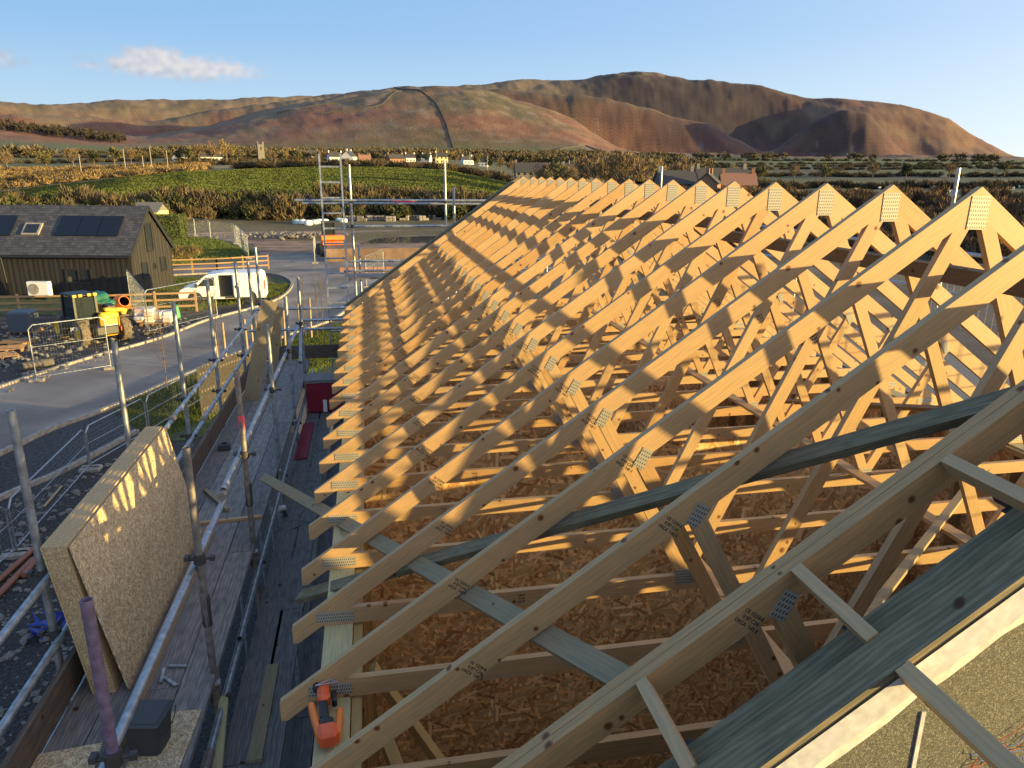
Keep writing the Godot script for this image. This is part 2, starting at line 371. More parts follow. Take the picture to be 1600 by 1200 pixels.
func sky_picture() -> ImageTexture:
	var W := 2048
	var H := 1024
	var im := Image.create_empty(512, 256, false, Image.FORMAT_RGBF)
	var stops := [[-1.0, Color(0.30, 0.27, 0.23)], [-0.03, Color(0.42, 0.44, 0.44)], [0.0, Color(0.66, 0.77, 0.80)], [0.06, Color(0.50, 0.70, 0.86)], [0.16, Color(0.29, 0.53, 0.84)], [0.32, Color(0.17, 0.39, 0.75)], [0.6, Color(0.16, 0.36, 0.68)], [1.0, Color(0.13, 0.31, 0.62)]]
	var al := deg_to_rad(64.3)
	var sun := Vector3(sin(al), 0.085 * sin(al), cos(al)).normalized()
	for y in 256:
		var s := sin((0.5 - (y + 0.5) / 256.0) * PI)
		var cl := sqrt(1.0 - s * s)
		var c: Color = stops[0][1]
		for k in stops.size() - 1:
			if s >= stops[k][0]:
				c = stops[k][1].lerp(stops[k + 1][1], (s - stops[k][0]) / (stops[k + 1][0] - stops[k][0]))
		for x in 512:
			var a := (x + 0.5) / 512.0 * TAU
			var d := Vector3(sin(a) * cl, s, -cos(a) * cl)
			var g := exp(-d.angle_to(sun) / 0.40)
			im.set_pixel(x, y, c + Color(1.0, 0.78, 0.52) * g * (6.0 if s > 0.0 else 1.0))
	im.resize(W, H, Image.INTERPOLATE_BILINEAR)
	# low cloud over the left-hand ridge: a long bank, a puff and some shreds, azimuth in degrees from -z to +x and height in degrees
	var f := fnl(31, 0.9, 6)
	var puffs := [[-12.0, 6.55, 5.8, 0.95, 1.0], [-13.4, 7.15, 2.4, 0.75, 1.1], [-14.8, 6.7, 1.8, 0.65, 1.0], [-9.2, 6.75, 2.8, 0.38, 0.8], [-17.3, 6.45, 1.1, 0.30, 0.55], [-22.5, 6.45, 2.2, 0.62, 0.75], [-24.6, 6.9, 1.8, 0.6, 0.6], [-7.6, 6.35, 1.6, 0.25, 0.4], [-16.2, 6.9, 0.6, 0.18, 0.45]]
	for y in range(int(H * (0.5 - 12.0 / 180.0)), int(H * (0.5 - 4.0 / 180.0))):
		var el := (0.5 - (y + 0.5) / H) * 180.0
		for k in range(0, 260):
			var a := -32.0 + k * 360.0 / W
			var x := int(floor(a / 360.0 * W))
			var dens := 0.0
			var top := 0.0
			for p in puffs:
				var q := Vector2((a - p[0]) / p[2], (el - p[1]) / p[3])
				if q.y < 0.0:
					q.y *= 1.25
				var b: float = p[4] * clampf(1.25 - q.length(), 0.0, 1.0)
				dens = maxf(dens, b)
				top = maxf(top, b * (q.y * 0.5 + 0.5))
			if dens <= 0.0:
				continue
			var n := f.get_noise_2d(a * 1.1, el * 2.6)
			var cov := smoothstep(0.20, 0.75, dens + n * 0.55)
			var lit := clampf(0.35 + 0.55 * f.get_noise_2d(a * 1.3 + 0.5, el * 2.6 + 0.35) - 0.6 * n + 0.35 * top + 0.03 * (a + 14.0), 0.0, 1.0)
			var cc := Color(0.46, 0.52, 0.63).lerp(Color(0.86, 0.80, 0.77), lit)
			var px := posmod(x, W)
			im.set_pixel(px, y, im.get_pixel(px, y).lerp(cc, cov * 0.92))
	return ImageTexture.create_from_image(im)

func materials() -> void:
	var wood := wood_tex(3, 0.42, 13, 0.5)
	var wood2 := wood_tex(11, 0.55, 18, 0.7)
	var old := wood_tex(21, 1.5, 5, 0.3)
	M.truss = []
	for c in [[0.635, 0.392, 0.178], [0.615, 0.368, 0.158], [0.655, 0.42, 0.208], [0.59, 0.338, 0.138], [0.625, 0.386, 0.182]]:
		var m := mat(c[0], c[1], c[2], 0.62, 0, wood if M.truss.size() % 2 == 0 else wood2, 1.0)
		m.uv1_scale = Vector3(0.55, 2.2, 1)
		M.truss.append(m)
	M.pine = M.truss[0]
	M.plate = mat(0.60, 0.52, 0.27, 0.7, 0, wood2)
	M.plate.uv1_scale = Vector3(0.5, 2.0, 1)
	M.treated = mat(0.38, 0.29, 0.165, 0.8, 0, wood2)
	M.treated.uv1_scale = Vector3(0.5, 2.2, 1)
	M.dark_treated = mat(0.23, 0.185, 0.105, 0.8, 0, old)
	M.dark_treated.uv1_scale = Vector3(0.5, 2.2, 1)
	M.stud = mat(0.50, 0.34, 0.13, 0.75, 0, wood2)
	M.stud.uv1_scale = Vector3(0.5, 2.2, 1)
	M.boards = []
	for c in [[0.265, 0.24, 0.225], [0.21, 0.19, 0.18], [0.29, 0.265, 0.25], [0.15, 0.135, 0.125]]:
		var m := mat(c[0], c[1], c[2], 0.85, 0, old)
		m.uv1_scale = Vector3(0.45, 1.7, 1)
		M.boards.append(m)
	M.toe = mat(0.15, 0.105, 0.075, 0.85, 0, old)
	M.toe.uv1_scale = Vector3(0.4, 1.6, 1)
	M.osb_wall = mat(1.0, 0.95, 0.88, 0.7, 0, flake_tex(6, 2600, 512, 512, [Color(0.86, 0.70, 0.48), Color(0.90, 0.76, 0.55), Color(0.78, 0.60, 0.38), Color(0.93, 0.80, 0.60), Color(0.72, 0.52, 0.32), Color(0.88, 0.72, 0.50), Color(0.82, 0.64, 0.42)], 12.0, 40.0, 6.5), 0.7)
	var fine := flake_tex(8, 16000, 512, 512, [Color(0.80, 0.71, 0.57), Color(0.86, 0.77, 0.63), Color(0.72, 0.62, 0.48), Color(0.91, 0.83, 0.70), Color(0.64, 0.54, 0.41)], 5.0, 16.0, 1.4)
	M.osb_stack = mat(0.86, 0.84, 0.80, 0.75, 0, fine, 1.1)
	M.osb_edge = mat(0.80, 0.76, 0.66, 0.85, 0, fine, 5.0)
	var galv := speckle(15, 0.03, 0.72, 1.0, 4, 0.12)
	M.steel = mat(0.50, 0.53, 0.57, 0.42, 0.75, galv, 1.6, true)
	M.steel_rust = mat(0.33, 0.29, 0.26, 0.6, 0.5, galv, 2.0, true)
	M.steel_purple = mat(0.24, 0.17, 0.26, 0.6, 0.2, galv, 2.0, true)
	M.pink = mat(0.75, 0.07, 0.10, 0.6)
	M.coupler = mat(0.07, 0.065, 0.06, 0.6, 0.5)
	M.nail_plate = mat(0.43, 0.40, 0.35, 0.55, 0.15, tex_of(64, 96, func(x, y):
		var row: int = y / 12
		var lx: int = (x + (4 if row % 2 else 0)) % 8
		var ly: int = y % 12
		var dark: bool = ly > 2 and ly < 9 and lx >= 1 + ly / 4 and lx < 4 + ly / 4
		return Color(0.24, 0.21, 0.18) if dark else Color(0.92, 0.92, 0.9)))
	M.ink = mat(0.03, 0.025, 0.025, 0.8)
	M.membrane = mat(0.58, 0.56, 0.53, 0.7, 0, speckle(9, 0.03, 0.85, 1.0), 3.0, true)
	M.felt = mat(0.29, 0.285, 0.265, 0.8, 0, flake_tex(18, 14000, 256, 256, [Color(0.55, 0.54, 0.48), Color(0.72, 0.70, 0.62), Color(0.9, 0.88, 0.8), Color(0.42, 0.42, 0.38)], 0.5, 1.6, 0.8), 3.2)
	M.black_film = mat(0.02, 0.022, 0.028, 0.7)
	M.rubber = mat(0.022, 0.02, 0.019, 0.85)
	M.tyre_mud = mat(0.20, 0.155, 0.11, 0.95, 0, galv, 2.0, true)
	M.glass = mat(0.02, 0.025, 0.03, 0.06)
	M.screen = mat(0.02, 0.027, 0.03, 0.04)
	M.brown = mat(0.27, 0.18, 0.095, 0.8, 0, wood2)  # ridge brace timber, darkened in colour for the shade on its unlit face
	M.brown.uv1_scale = Vector3(0.5, 2, 1)
	M.stake = mat(0.30, 0.23, 0.15, 0.9)
	M.white_paint = mat(0.80, 0.80, 0.76, 0.35)
	M.yellow = mat(0.72, 0.40, 0.015, 0.45)
	M.orange = mat(0.80, 0.20, 0.03, 0.5)
	M.red_orange = mat(0.75, 0.11, 0.03, 0.5)
	M.black = mat(0.018, 0.018, 0.02, 0.5)
	M.grey_plastic = mat(0.045, 0.048, 0.052, 0.55)
	M.crimson = mat(0.25, 0.008, 0.03, 0.5)
	M.concrete = mat(0.42, 0.37, 0.31, 0.9, 0, galv, 0.5, true)
	M.rail = mat(0.48, 0.29, 0.14, 0.85, 0, wood2)
	M.rail.uv1_scale = Vector3(0.5, 2, 1)
	M.grey_fence = mat(0.15, 0.13, 0.11, 0.9, 0, old)
	M.grey_fence.uv1_scale = Vector3(0.5, 2, 1)
	var gr := speckle(41, 0.09, 0.45, 1.0, 5, 0.7)
	M.road = mat(0.30, 0.255, 0.22, 0.9, 0, speckle(43, 0.012, 0.72, 1.0, 5, 0.12), 0.08, true)
	M.tarmac = mat(0.085, 0.082, 0.082, 0.9, 0, gr, 0.35, true)
	M.gravel = mat(0.085, 0.074, 0.068, 0.95, 0, gr, 0.6, true)
	bump(M.gravel, gr, 4.0)
	M.dirt = mat(0.35, 0.22, 0.145, 0.97, 0, speckle(45, 0.02, 0.6, 1.0, 5, 0.15), 0.06, true)
	M.grass_ground = mat(0.085, 0.105, 0.022, 0.95, 0, speckle(47, 0.03, 0.55, 1.0, 5, 0.35), 0.25, true)
	M.stone = mat(0.34, 0.31, 0.27, 0.9, 0, gr, 1.5, true)
	M.slate = mat(0.085, 0.085, 0.092, 0.75, 0, tex_of(256, 256, func(x, y):
		var row: int = y / 16
		var sh: int = (row * 37) % 24
		var cx: int = (x + sh) / 21
		var h: float = fposmod(sin(row * 12.9 + cx * 78.2) * 43758.5, 1.0)
		var edge: bool = y % 16 < 2 or (x + sh) % 21 < 1
		var l: float = (0.45 if edge else 0.72 + 0.28 * h)
		return Color(l, l, l * 1.02)))
	M.slate.uv1_scale = Vector3(0.33, 0.33, 1)
	M.cladding = []
	for c in [[0.032, 0.029, 0.027], [0.025, 0.023, 0.022], [0.040, 0.037, 0.034]]:
		var m := mat(c[0], c[1], c[2], 0.8, 0, old)
		m.uv1_scale = Vector3(0.5, 2, 1)
		M.cladding.append(m)
	M.solar = mat(0.008, 0.008, 0.012, 0.25)
	M.water = mat(0.12, 0.11, 0.10, 0.04)
	M.leaf = vmat()
	M.leaf.backlight_enabled = true
	M.leaf.backlight = Color(0.35, 0.35, 0.3)
	M.bark = mat(0.14, 0.10, 0.07, 0.95)
	M.terrain = vmat(0.97)
	M.terrain.albedo_texture = speckle(51, 0.02, 0.62, 1.0, 6, 0.2)
	M.terrain.uv1_triplanar = true
	M.terrain.uv1_world_triplanar = true
	M.terrain.uv1_scale = Vector3.ONE * 0.021
	M.render_white = mat(0.72, 0.70, 0.64, 0.9)
	M.render_cream = mat(0.70, 0.58, 0.28, 0.9)
	M.brick = mat(0.30, 0.15, 0.09, 0.9)
	M.roof_dark = mat(0.05, 0.047, 0.047, 0.85)
	M.green_tarp = mat(0.02, 0.16, 0.11, 0.5)
	M.wool = mat(0.7, 0.66, 0.56, 0.95)
	M.wrap = mat(0.62, 0.60, 0.60, 0.3)

# ---------------------------------------------------------------- roof trusses
var truss_meshes := {}

func seg_poly(a: Vector2, b: Vector2, w: float) -> PackedVector2Array:
	var d := (b - a).normalized()
	var s := Vector2(-d.y, d.x) * w * 0.5
	return PackedVector2Array([a + s, b + s, b - s, a - s])

func mirror(p: PackedVector2Array) -> PackedVector2Array:
	var r := PackedVector2Array()
	for q in p:
		r.append(Vector2(-q.x, q.y))
	return r

func cut(p: PackedVector2Array, by: Array) -> PackedVector2Array:
	for b in by:
		var r := Geometry2D.clip_polygons(p, b)
		var best := 0.0
		for q in r:
			var a := 0.0
			for k in q.size():
				a += q[k].cross(q[(k + 1) % q.size()])
			if absf(a) > best:
				best = absf(a)
				p = q
	return p

func prepare_truss() -> void:
	var rl := PackedVector2Array([Vector2(0, 0), Vector2(-3.28, -3.28 * K), Vector2(-3.28, -2.424), Vector2((-2.424 + 0.12) / K, -2.424), Vector2(0, -0.12)])
	var rr := mirror(rl)
	var ch := PackedVector2Array([Vector2(-3.122, -2.333), Vector2(-2.985, -2.236), Vector2(2.985, -2.236), Vector2(3.122, -2.333)])
	var w1 := cut(seg_poly(Vector2(-0.012, -0.06), Vector2(-1.03, -2.25), 0.072), [rl, rr, ch])
	var w2 := cut(seg_poly(Vector2(0.012, -0.06), Vector2(1.03, -2.25), 0.072), [rl, rr, ch, w1])
	var w3 := cut(seg_poly(Vector2(-1.60, -1.18), Vector2(-1.01, -2.27), 0.072), [rl, ch, w1])
	var w4 := cut(seg_poly(Vector2(1.60, -1.18), Vector2(1.01, -2.27), 0.072), [rr, ch, w2])
	var sl := Vector2(1, K).normalized()
	var defs := {"rafter_a": [rl, sl], "rafter_b": [rr, Vector2(sl.x, -sl.y)], "chord": [ch, Vector2.RIGHT], "web_a": [w1, Vector2(1, 2.15).normalized()], "web_b": [w2, Vector2(1, -2.15).normalized()], "web_c": [w3, Vector2(1, -1.85).normalized()], "web_d": [w4, Vector2(1, 1.85).normalized()]}
	for k in defs:
		truss_meshes[k] = []
		for q in 3:
			var b := MB.new()
			b.off = Vector2(0.37 * q + 0.11 * k.length(), 0.29 * q + 0.07 * k.length())
			b.prism(defs[k][0], 0.0, -0.035, defs[k][1])
			truss_meshes[k].append(b.done())
	for p in [["apex_plate", 0.10, 0.15], ["heel_plate", 0.20, 0.062], ["web_plate", 0.055, 0.10], ["node_plate", 0.11, 0.10]]:
		var b := MB.new()
		b.box(Transform3D(), Vector3(p[1], p[2], 0.0015))
		var arr := MB.new()
		var ps := [Vector3(-p[1] / 2, -p[2] / 2, 0), Vector3(p[1] / 2, -p[2] / 2, 0), Vector3(p[1] / 2, p[2] / 2, 0), Vector3(-p[1] / 2, p[2] / 2, 0)]
		for e in [0.0012, -0.0012]:
			var pe := []
			for q in ps:
				pe.append(q + Vector3(0, 0, e))
			arr.face(pe, Vector3(0, 0, signf(e)), [Vector2(0, 0), Vector2(p[1] / 0.1, 0), Vector2(p[1] / 0.1, p[2] / 0.15), Vector2(0, p[2] / 0.15)])
		for k in 4:
			var a: Vector3 = ps[k]
			var c: Vector3 = ps[(k + 1) % 4]
			arr.flat([a + Vector3(0, 0, 0.0012), c + Vector3(0, 0, 0.0012), c - Vector3(0, 0, 0.0012), a - Vector3(0, 0, 0.0012)], (a + c))
		truss_meshes[p[0]] = arr.done()
	var fo := SystemFont.new()
	fo.font_names = PackedStringArray(["Droid Sans"])
	fo.font_weight = 700
	for p in [["print_a", "CE 1224-8\n0 97 C24\nUKCA  145 8"], ["print_b", "145 8\nC 24\nCE 97"]]:
		var t := TextMesh.new()
		t.text = p[1]
		t.font = fo
		t.font_size = 16
		t.pixel_size = 0.0011
		t.depth = 0.0006
		t.curve_step = 2.0
		truss_meshes[p[0]] = t

func truss(n: int, z: float, label: String, group: String) -> Node3D:
	var t := thing("roof_truss", label, "roof truss", Vector3(0, 0, z), 0, group)
	var r := RandomNumberGenerator.new()
	r.seed = 100 + n
	var made := {}
	for k in [["rafter_a", "rafter"], ["rafter_b", "rafter"], ["chord", "bottom_chord"], ["web_a", "web"], ["web_b", "web"], ["web_c", "web"], ["web_d", "web"]]:
		made[k[0]] = part(t, k[1], truss_meshes[k[0]][r.randi() % 3], M.truss[r.randi() % M.truss.size()])
	for e in [0.0018, -0.0368]:
		part(t, "nail_plate", truss_meshes.apex_plate, M.nail_plate, Transform3D(Basis(Vector3.BACK, r.randf_range(-0.05, 0.05)), Vector3(r.randf_range(-0.006, 0.008), -0.118, e)))
		for s in [-1.0, 1.0]:
			part(t, "nail_plate", truss_meshes.heel_plate, M.nail_plate, Transform3D(Basis(Vector3.BACK, 0.03 * s), Vector3(3.047 * s, -2.283, e)))
			part(t, "nail_plate", truss_meshes.web_plate, M.nail_plate, Transform3D(Basis(Vector3.BACK, 0.5 * s), Vector3(1.568 * s, -1.225, e)))
			part(t, "nail_plate", truss_meshes.node_plate, M.nail_plate, Transform3D(Basis(Vector3.BACK, r.randf_range(-0.04, 0.04)), Vector3(1.025 * s, -2.245, e)))
	var a := atan(K)
	for x in [-2.47 + r.randf_range(-0.03, 0.03), -1.70 + r.randf_range(-0.03, 0.03)]:
		part(made.rafter_a, "stamp", truss_meshes.print_a, M.ink, Transform3D(Basis(Vector3.BACK, a - 1.25), Vector3(x + 0.035, x * K - 0.052, 0.0006)))
	part(made.chord, "stamp", truss_meshes.print_b, M.ink, Transform3D(Basis(Vector3.BACK, 0.04), Vector3(-2.3 + r.randf_range(-0.05, 0.3), -2.285, 0.0006)))
	part(made.web_a, "stamp", truss_meshes.print_b, M.ink, Transform3D(Basis(Vector3.BACK, 0.5), Vector3(-0.36, -0.83, 0.0006)))
	return t

func timber(called: String, a: Vector3, b: Vector3, w: float, h: float, m: Material, label: String, cat: String, group := "", up := Vector3.UP) -> MeshInstance3D:
	var q := MB.new()
	q.off = Vector2(rng.randf() * 3.0, rng.randf() * 3.0)
	q.bar(a, b, w, h, up)
	return one(called, q, m, label, cat, group)

func pbar(parent: Node, called: String, a: Vector3, b: Vector3, w: float, h: float, m: Material, up := Vector3.UP) -> MeshInstance3D:
	var q := MB.new()
	q.off = Vector2(rng.randf() * 3.0, rng.randf() * 3.0)
	q.bar(a, b, w, h, up)
	return part(parent, called, q, m)

func roof_frame() -> void:
	prepare_truss()
	truss(0, 1.192, "double roof truss by the noggins, ply on the side of the open trusses", "")
	truss(50, 1.2295, "double roof truss by the noggins, ply on the side of the gable panel", "")
	for n in range(1, 19):
		truss(n, -0.6 * (n - 2), "pale pine roof truss with steel nail plates and a black stamped rafter", "roof trusses standing in a row")
	truss(60, -10.45, "last roof truss against the dark verge rafter of the far gable", "")
	# braces nailed under the rafters and along the webs
	var up := Vector3(-K, 1, 0).normalized()
	timber("diagonal_brace", Vector3(-3.95, -2.955, -4.30), Vector3(-1.95, -1.545, 1.18), 0.09, 0.035, M.treated, "grey green diagonal brace sticking out past the eaves over the scaffold", "brace", "", up)
	timber("diagonal_brace", Vector3(-3.30, -2.50, -1.20), Vector3(-0.55, -0.555, 1.18), 0.09, 0.035, M.dark_treated, "dark grey diagonal brace crossing under the near rafters up towards the ridge", "brace", "", up)
	var wn := Vector3(-2.15, -1, 0).normalized()
	var segs := [[1.25, -2.9, 0.128, -0.43, -0.43], [-2.6, -5.9, 0.115, -0.34, -0.395], [-5.5, -10.6, 0.09, -0.30, -0.34]]
	for s in segs:
		var xo: float = (-(s[3] + s[4]) * 0.5 - 0.20) / 2.1 + 0.0
		timber("longitudinal_brace", Vector3(xo - 0.015, s[3], s[0]), Vector3(xo - 0.015, s[4], s[1]), 0.025, 0.097, M.brown, ["brace board with shade put into its brown colour, nailed along the webs under the near ridge", "brace board with shade put into its brown colour, nailed along the webs under the middle of the ridge", "brace board with shade put into its brown colour, nailed along the webs under the far ridge"][segs.find(s)], "brace", "", Vector3(-1, 2.15, 0).normalized())
	for s in [[-0.92, 1.2, -9.9, "pine binder board lying along the bottom chords by the nearer web joints"], [0.92, 1.2, -9.9, "pine binder board lying along the bottom chords by the farther web joints"]]:
		timber("binder", Vector3(s[0], -2.215, s[1]), Vector3(s[0], -2.215, s[2]), 0.097, 0.025, M.truss[1], s[3], "brace")
	timber("web_brace", Vector3(1.45, -1.30, -0.3), Vector3(1.10, -2.12, -3.4), 0.025, 0.09, M.treated, "grey web brace slanting down behind the right hand webs", "brace", "", Vector3(1, -0.3, 0.4).normalized())
	timber("web_brace", Vector3(1.50, -1.30, -4.2), Vector3(1.10, -2.12, -7.2), 0.025, 0.09, M.treated, "grey web brace slanting down behind the right hand webs further along", "brace", "", Vector3(1, -0.3, 0.4).normalized())
	timber("loose_batten", Vector3(-0.9, -2.19, 0.5), Vector3(1.9, -2.19, -1.6), 0.05, 0.03, M.treated, "grey batten laid slantwise over the near bottom chords", "batten")
	# gable ladder: noggins from the double truss, over the wall head, out past the gable
	for x in [-2.485, -2.01, -1.535, -1.08, -0.60, 0.6, 1.08, 1.535, 2.01]:
		var y := -absf(x) * K - 0.024
		var ux := Vector3(signf(x) * K, 1, 0).normalized()
		timber("noggin", Vector3(x, y, 1.232), Vector3(x, y, 1.588), 0.038, 0.05, M.truss[2], "short pine noggin between the double truss and the gable rafter", "noggin", "noggins of the gable ladder", ux)
		if absf(x) < 1.6:
			timber("noggin_stub", Vector3(x, y - 0.004, 1.702), Vector3(x, y - 0.004, 2.10), 0.042, 0.05, M.truss[2], "pine noggin stub sticking out past the gable panel", "noggin", "noggin stubs outside the gable", ux)
	for s in [-1.0, 1.0]:
		var e := Vector3(3.28 * s, -3.28 * K, 0)
		var uu := Vector3(s * K, 1, 0).normalized()
		var nm := "left slope" if s < 0 else "slope away from the scaffold"
		timber("gable_rafter", Vector3(0, -0.053, 1.644) + uu * 0.0, e + Vector3(0, -0.053, 1.644), 0.108, 0.085, M.dark_treated, "dark treated gable rafter on top of the felted gable, %s" % nm, "rafter", "", uu)
		timber("gable_head_plate", Vector3(0, -0.125, 1.510), e * 0.97 + Vector3(0, -0.125, 1.510), 0.13, 0.038, M.dark_treated, "dark wall head plate below the noggins of the gable ladder, %s" % nm, "plate", "", uu)
		timber("verge_rafter", Vector3(0, -0.05, -10.80), e + Vector3(0, -0.05, -10.80), 0.15, 0.11, M.dark_treated, "dark treated verge rafter of the far gable, %s" % nm, "rafter", "", uu)
		timber("ladder_rail", Vector3(0, -0.10, -10.58), e * 0.95 + Vector3(0, -0.10, -10.58), 0.16, 0.03, M.dark_treated, "dark strip of the far gable ladder, %s" % nm, "rafter", "", uu)
	for x in [-2.01, -1.535, -1.08]:
		var cl := MB.new()
		cl.box(Transform3D(Basis(Vector3.BACK, 0.62), Vector3(x + 0.024, x * K - 0.055, 1.40)), Vector3(0.003, 0.09, 0.06))
		cl.box(Transform3D(Basis(Vector3.BACK, 0.62), Vector3(x + 0.05, x * K - 0.085, 1.43)), Vector3(0.05, 0.003, 0.03))
		one("joist_clip", cl, M.grey_plastic, "dark grey steel bracket beside a noggin of the gable ladder", "bracket", "brackets at the gable ladder")

# ---------------------------------------------------------------- the timber frame under the trusses
func osb_wall(parent: Node, a: Vector3, b: Vector3, y0: float, y1: float, m: Material, thick := 0.011) -> void:
	var l := (b - a).length()
	var d := (b - a) / l
	var nn := d.cross(Vector3.UP)
	var k := 0.0
	while k < l - 0.02:
		var e := minf(k + 1.197, l)
		var q := MB.new()
		q.off = Vector2(rng.randf(), rng.randf())
		var c := a + d * (k + e) * 0.5 + nn * rng.randf_range(-0.0015, 0.0015)
		c.y = (y0 + y1) * 0.5
		q.box(Transform3D(Basis(d, Vector3.UP, nn * -1.0), c), Vector3(e - k - 0.003, y1 - y0, thick))
		part(parent, "osb_panel", q, m)
		k += 1.2

func building() -> void:
	var h := thing("timber_frame_house", "half built timber frame house of OSB walls under the open roof trusses", "house under construction", Vector3.ZERO)
	for s in [-1.0, 1.0]:
		# head plates in lengths, studs, sheathing, white membrane outside
		var z := 1.45
		while z > -10.6:
			var e := maxf(z - 2.4, -10.6)
			pbar(h, "wall_plate", Vector3(3.033 * s, -2.355, z - 0.002), Vector3(3.033 * s, -2.355, e + 0.002), 0.15, 0.04, M.plate)
			pbar(h, "wall_plate", Vector3(2.93 * s, -2.375, z - 0.002), Vector3(2.93 * s, -2.375, e + 0.002), 0.045, 0.05, M.stud)
			z -= 2.4
		z = 1.3
		while z > -10.5:
			pbar(h, "stud", Vector3(2.985 * s, -2.405, z), Vector3(2.985 * s, -6.9, z), 0.14, 0.038, M.stud, Vector3.BACK)
			z -= 0.6
		osb_wall(h, Vector3(3.075 * s, 0, 1.45), Vector3(3.075 * s, 0, -10.6), -6.95, -2.378, M.osb_wall)
		var q := MB.new()
		q.bx(Vector3(3.096 * s, -4.65, -4.6), Vector3(0.002, 4.6, 12.1))
		part(h, "membrane", q, M.membrane)
	for w in [[-3.3, -2.92, 2.92, -2.40], [-5.7, -2.92, 0.4, -2.40], [-7.6, -0.6, 2.92, -2.40], [-10.6, -3.08, 3.08, -2.36]]:
		osb_wall(h, Vector3(w[1], 0, w[0]), Vector3(w[2], 0, w[0]), -6.95, w[3] - 0.04, M.osb_wall)
		pbar(h, "wall_plate", Vector3(w[1], w[3] - 0.02, w[0] - 0.06), Vector3(w[2], w[3] - 0.02, w[0] - 0.06), 0.14, 0.038, M.stud)
		var x: float = w[1] + 0.1
		while x < w[2]:
			pbar(h, "stud", Vector3(x, w[3] - 0.042, w[0] - 0.07), Vector3(x, -6.9, w[0] - 0.07), 0.12, 0.038, M.stud, Vector3.RIGHT)
			x += 0.6
	osb_wall(h, Vector3(0.4, 0, -3.4), Vector3(0.4, 0, -10.5), -6.95, -2.44, M.osb_wall)
	var x := -2.7
	while x < 2.8:
		pbar(h, "stud", Vector3(x, -2.4, 1.40), Vector3(x, -6.9, 1.40), 0.09, 0.038, M.stud, Vector3.RIGHT)
		x += 0.6
	pbar(h, "strut", Vector3(-2.86, -2.45, -0.35), Vector3(-1.0, -5.9, -0.15), 0.09, 0.038, M.stud)
	pbar(h, "strut", Vector3(-2.83, -2.42, 0.1), Vector3(-2.2, -4.0, 0.95), 0.06, 0.038, M.stud)
	var fl := MB.new()
	fl.bx(Vector3(0, -6.98, -4.6), Vector3(6.1, 0.08, 12.1))
	part(h, "floor_slab", fl, M.concrete)
	# gable panel that the noggins run over, in front of the camera; felt faced, white strip along its head
	var g := MB.new()
	g.prism(PackedVector2Array([Vector2(0, -0.14), Vector2(-3.1, -0.14 - 3.1 * K), Vector2(-3.1, -7.0), Vector2(3.1, -7.0), Vector2(3.1, -0.14 - 3.1 * K)]), 1.696, 1.47)
	part(h, "gable_panel", g, M.felt)
	for s in [-1.0, 1.0]:
		var b := MB.new()
		var nseg := 46
		for k in nseg:
			var t0 := 3.25 * k / nseg
			var t1 := 3.25 * (k + 1) / nseg
			var f0: float = fine_noise.get_noise_1d(t0 * 260.0) * 0.012
			var f1: float = fine_noise.get_noise_1d(t1 * 260.0) * 0.012
			var g0: float = fine_noise.get_noise_1d(t0 * 140.0 + 50.0) * 0.03
			var g1: float = fine_noise.get_noise_1d(t1 * 140.0 + 50.0) * 0.03
			b.flat([Vector3(t0 * s, -t0 * K - 0.030, 1.703), Vector3(t1 * s, -t1 * K - 0.030, 1.703), Vector3(t1 * s, -t1 * K - 0.105, 1.708 + absf(f1)), Vector3(t0 * s, -t0 * K - 0.105, 1.708 + absf(f0))], Vector3.BACK)
			b.flat([Vector3(t0 * s, -t0 * K - 0.105, 1.708 + absf(f0)), Vector3(t1 * s, -t1 * K - 0.105, 1.708 + absf(f1)), Vector3(t1 * s, -t1 * K - 0.155 - g1, 1.699), Vector3(t0 * s, -t0 * K - 0.155 - g0, 1.699)], Vector3.BACK)
		part(h, "membrane_strip", b, M.membrane)
	for x2 in [-2.66, -1.46, -0.26, 0.94, 2.14]:
		pbar(h, "cover_strip", Vector3(x2, -absf(x2) * K - 0.21, 1.699), Vector3(x2, -6.9, 1.699), 0.012, 0.004, M.membrane, Vector3.BACK)
	# right hand lower roof covered with black film, seen through the webs
	var rf := thing("lower_roof", "low roof under black film beyond the right hand eaves", "roof", Vector3.ZERO)
	var fb := MB.new()
	for k in 14:
		for j in 8:
			var pz := 2.0 - k * 1.0
			var f := func(a, c): return Vector3(3.4 + c * 0.6, -2.9 - c * 0.12 + 0.05 * fine_noise.get_noise_2d(a * 160.0, c * 60.0), a)
			fb.flat([f.call(pz, j), f.call(pz - 1.0, j), f.call(pz - 1.0, j + 1), f.call(pz, j + 1)], Vector3.UP)
	part(rf, "film", fb, M.black_film)
	for k in 5:
		pbar(rf, "batten", Vector3(3.6 + 0.9 * k, -2.86 - 0.18 * k, 2.0), Vector3(3.6 + 0.9 * k, -2.86 - 0.18 * k, -11.8), 0.03, 0.02, M.black)
	var ro := MB.new()
	ro.bx(Vector3(5.8, -5.2, -5.0), Vector3(4.6, 3.9, 13.0))
	part(rf, "wall", ro, M.stone)

# ---------------------------------------------------------------- scaffold
func coupler(parent: Node, p: Vector3, axis := Vector3.UP) -> void:
	var b := MB.new()
	b.tube(p - axis * 0.032, p + axis * 0.032, 0.038, -1, 8)
	var s := Vector3.RIGHT if absf(axis.x) < 0.5 else Vector3.UP
	b.tube(p - s * 0.085, p + s * 0.085, 0.011, -1, 6)
	b.bx(p + s * 0.08, Vector3(0.03, 0.03, 0.03))
	b.bx(p - s * 0.075 + Vector3(0, 0.012, 0), Vector3(0.028, 0.028, 0.045))
	part(parent, "coupler", b, M.coupler)

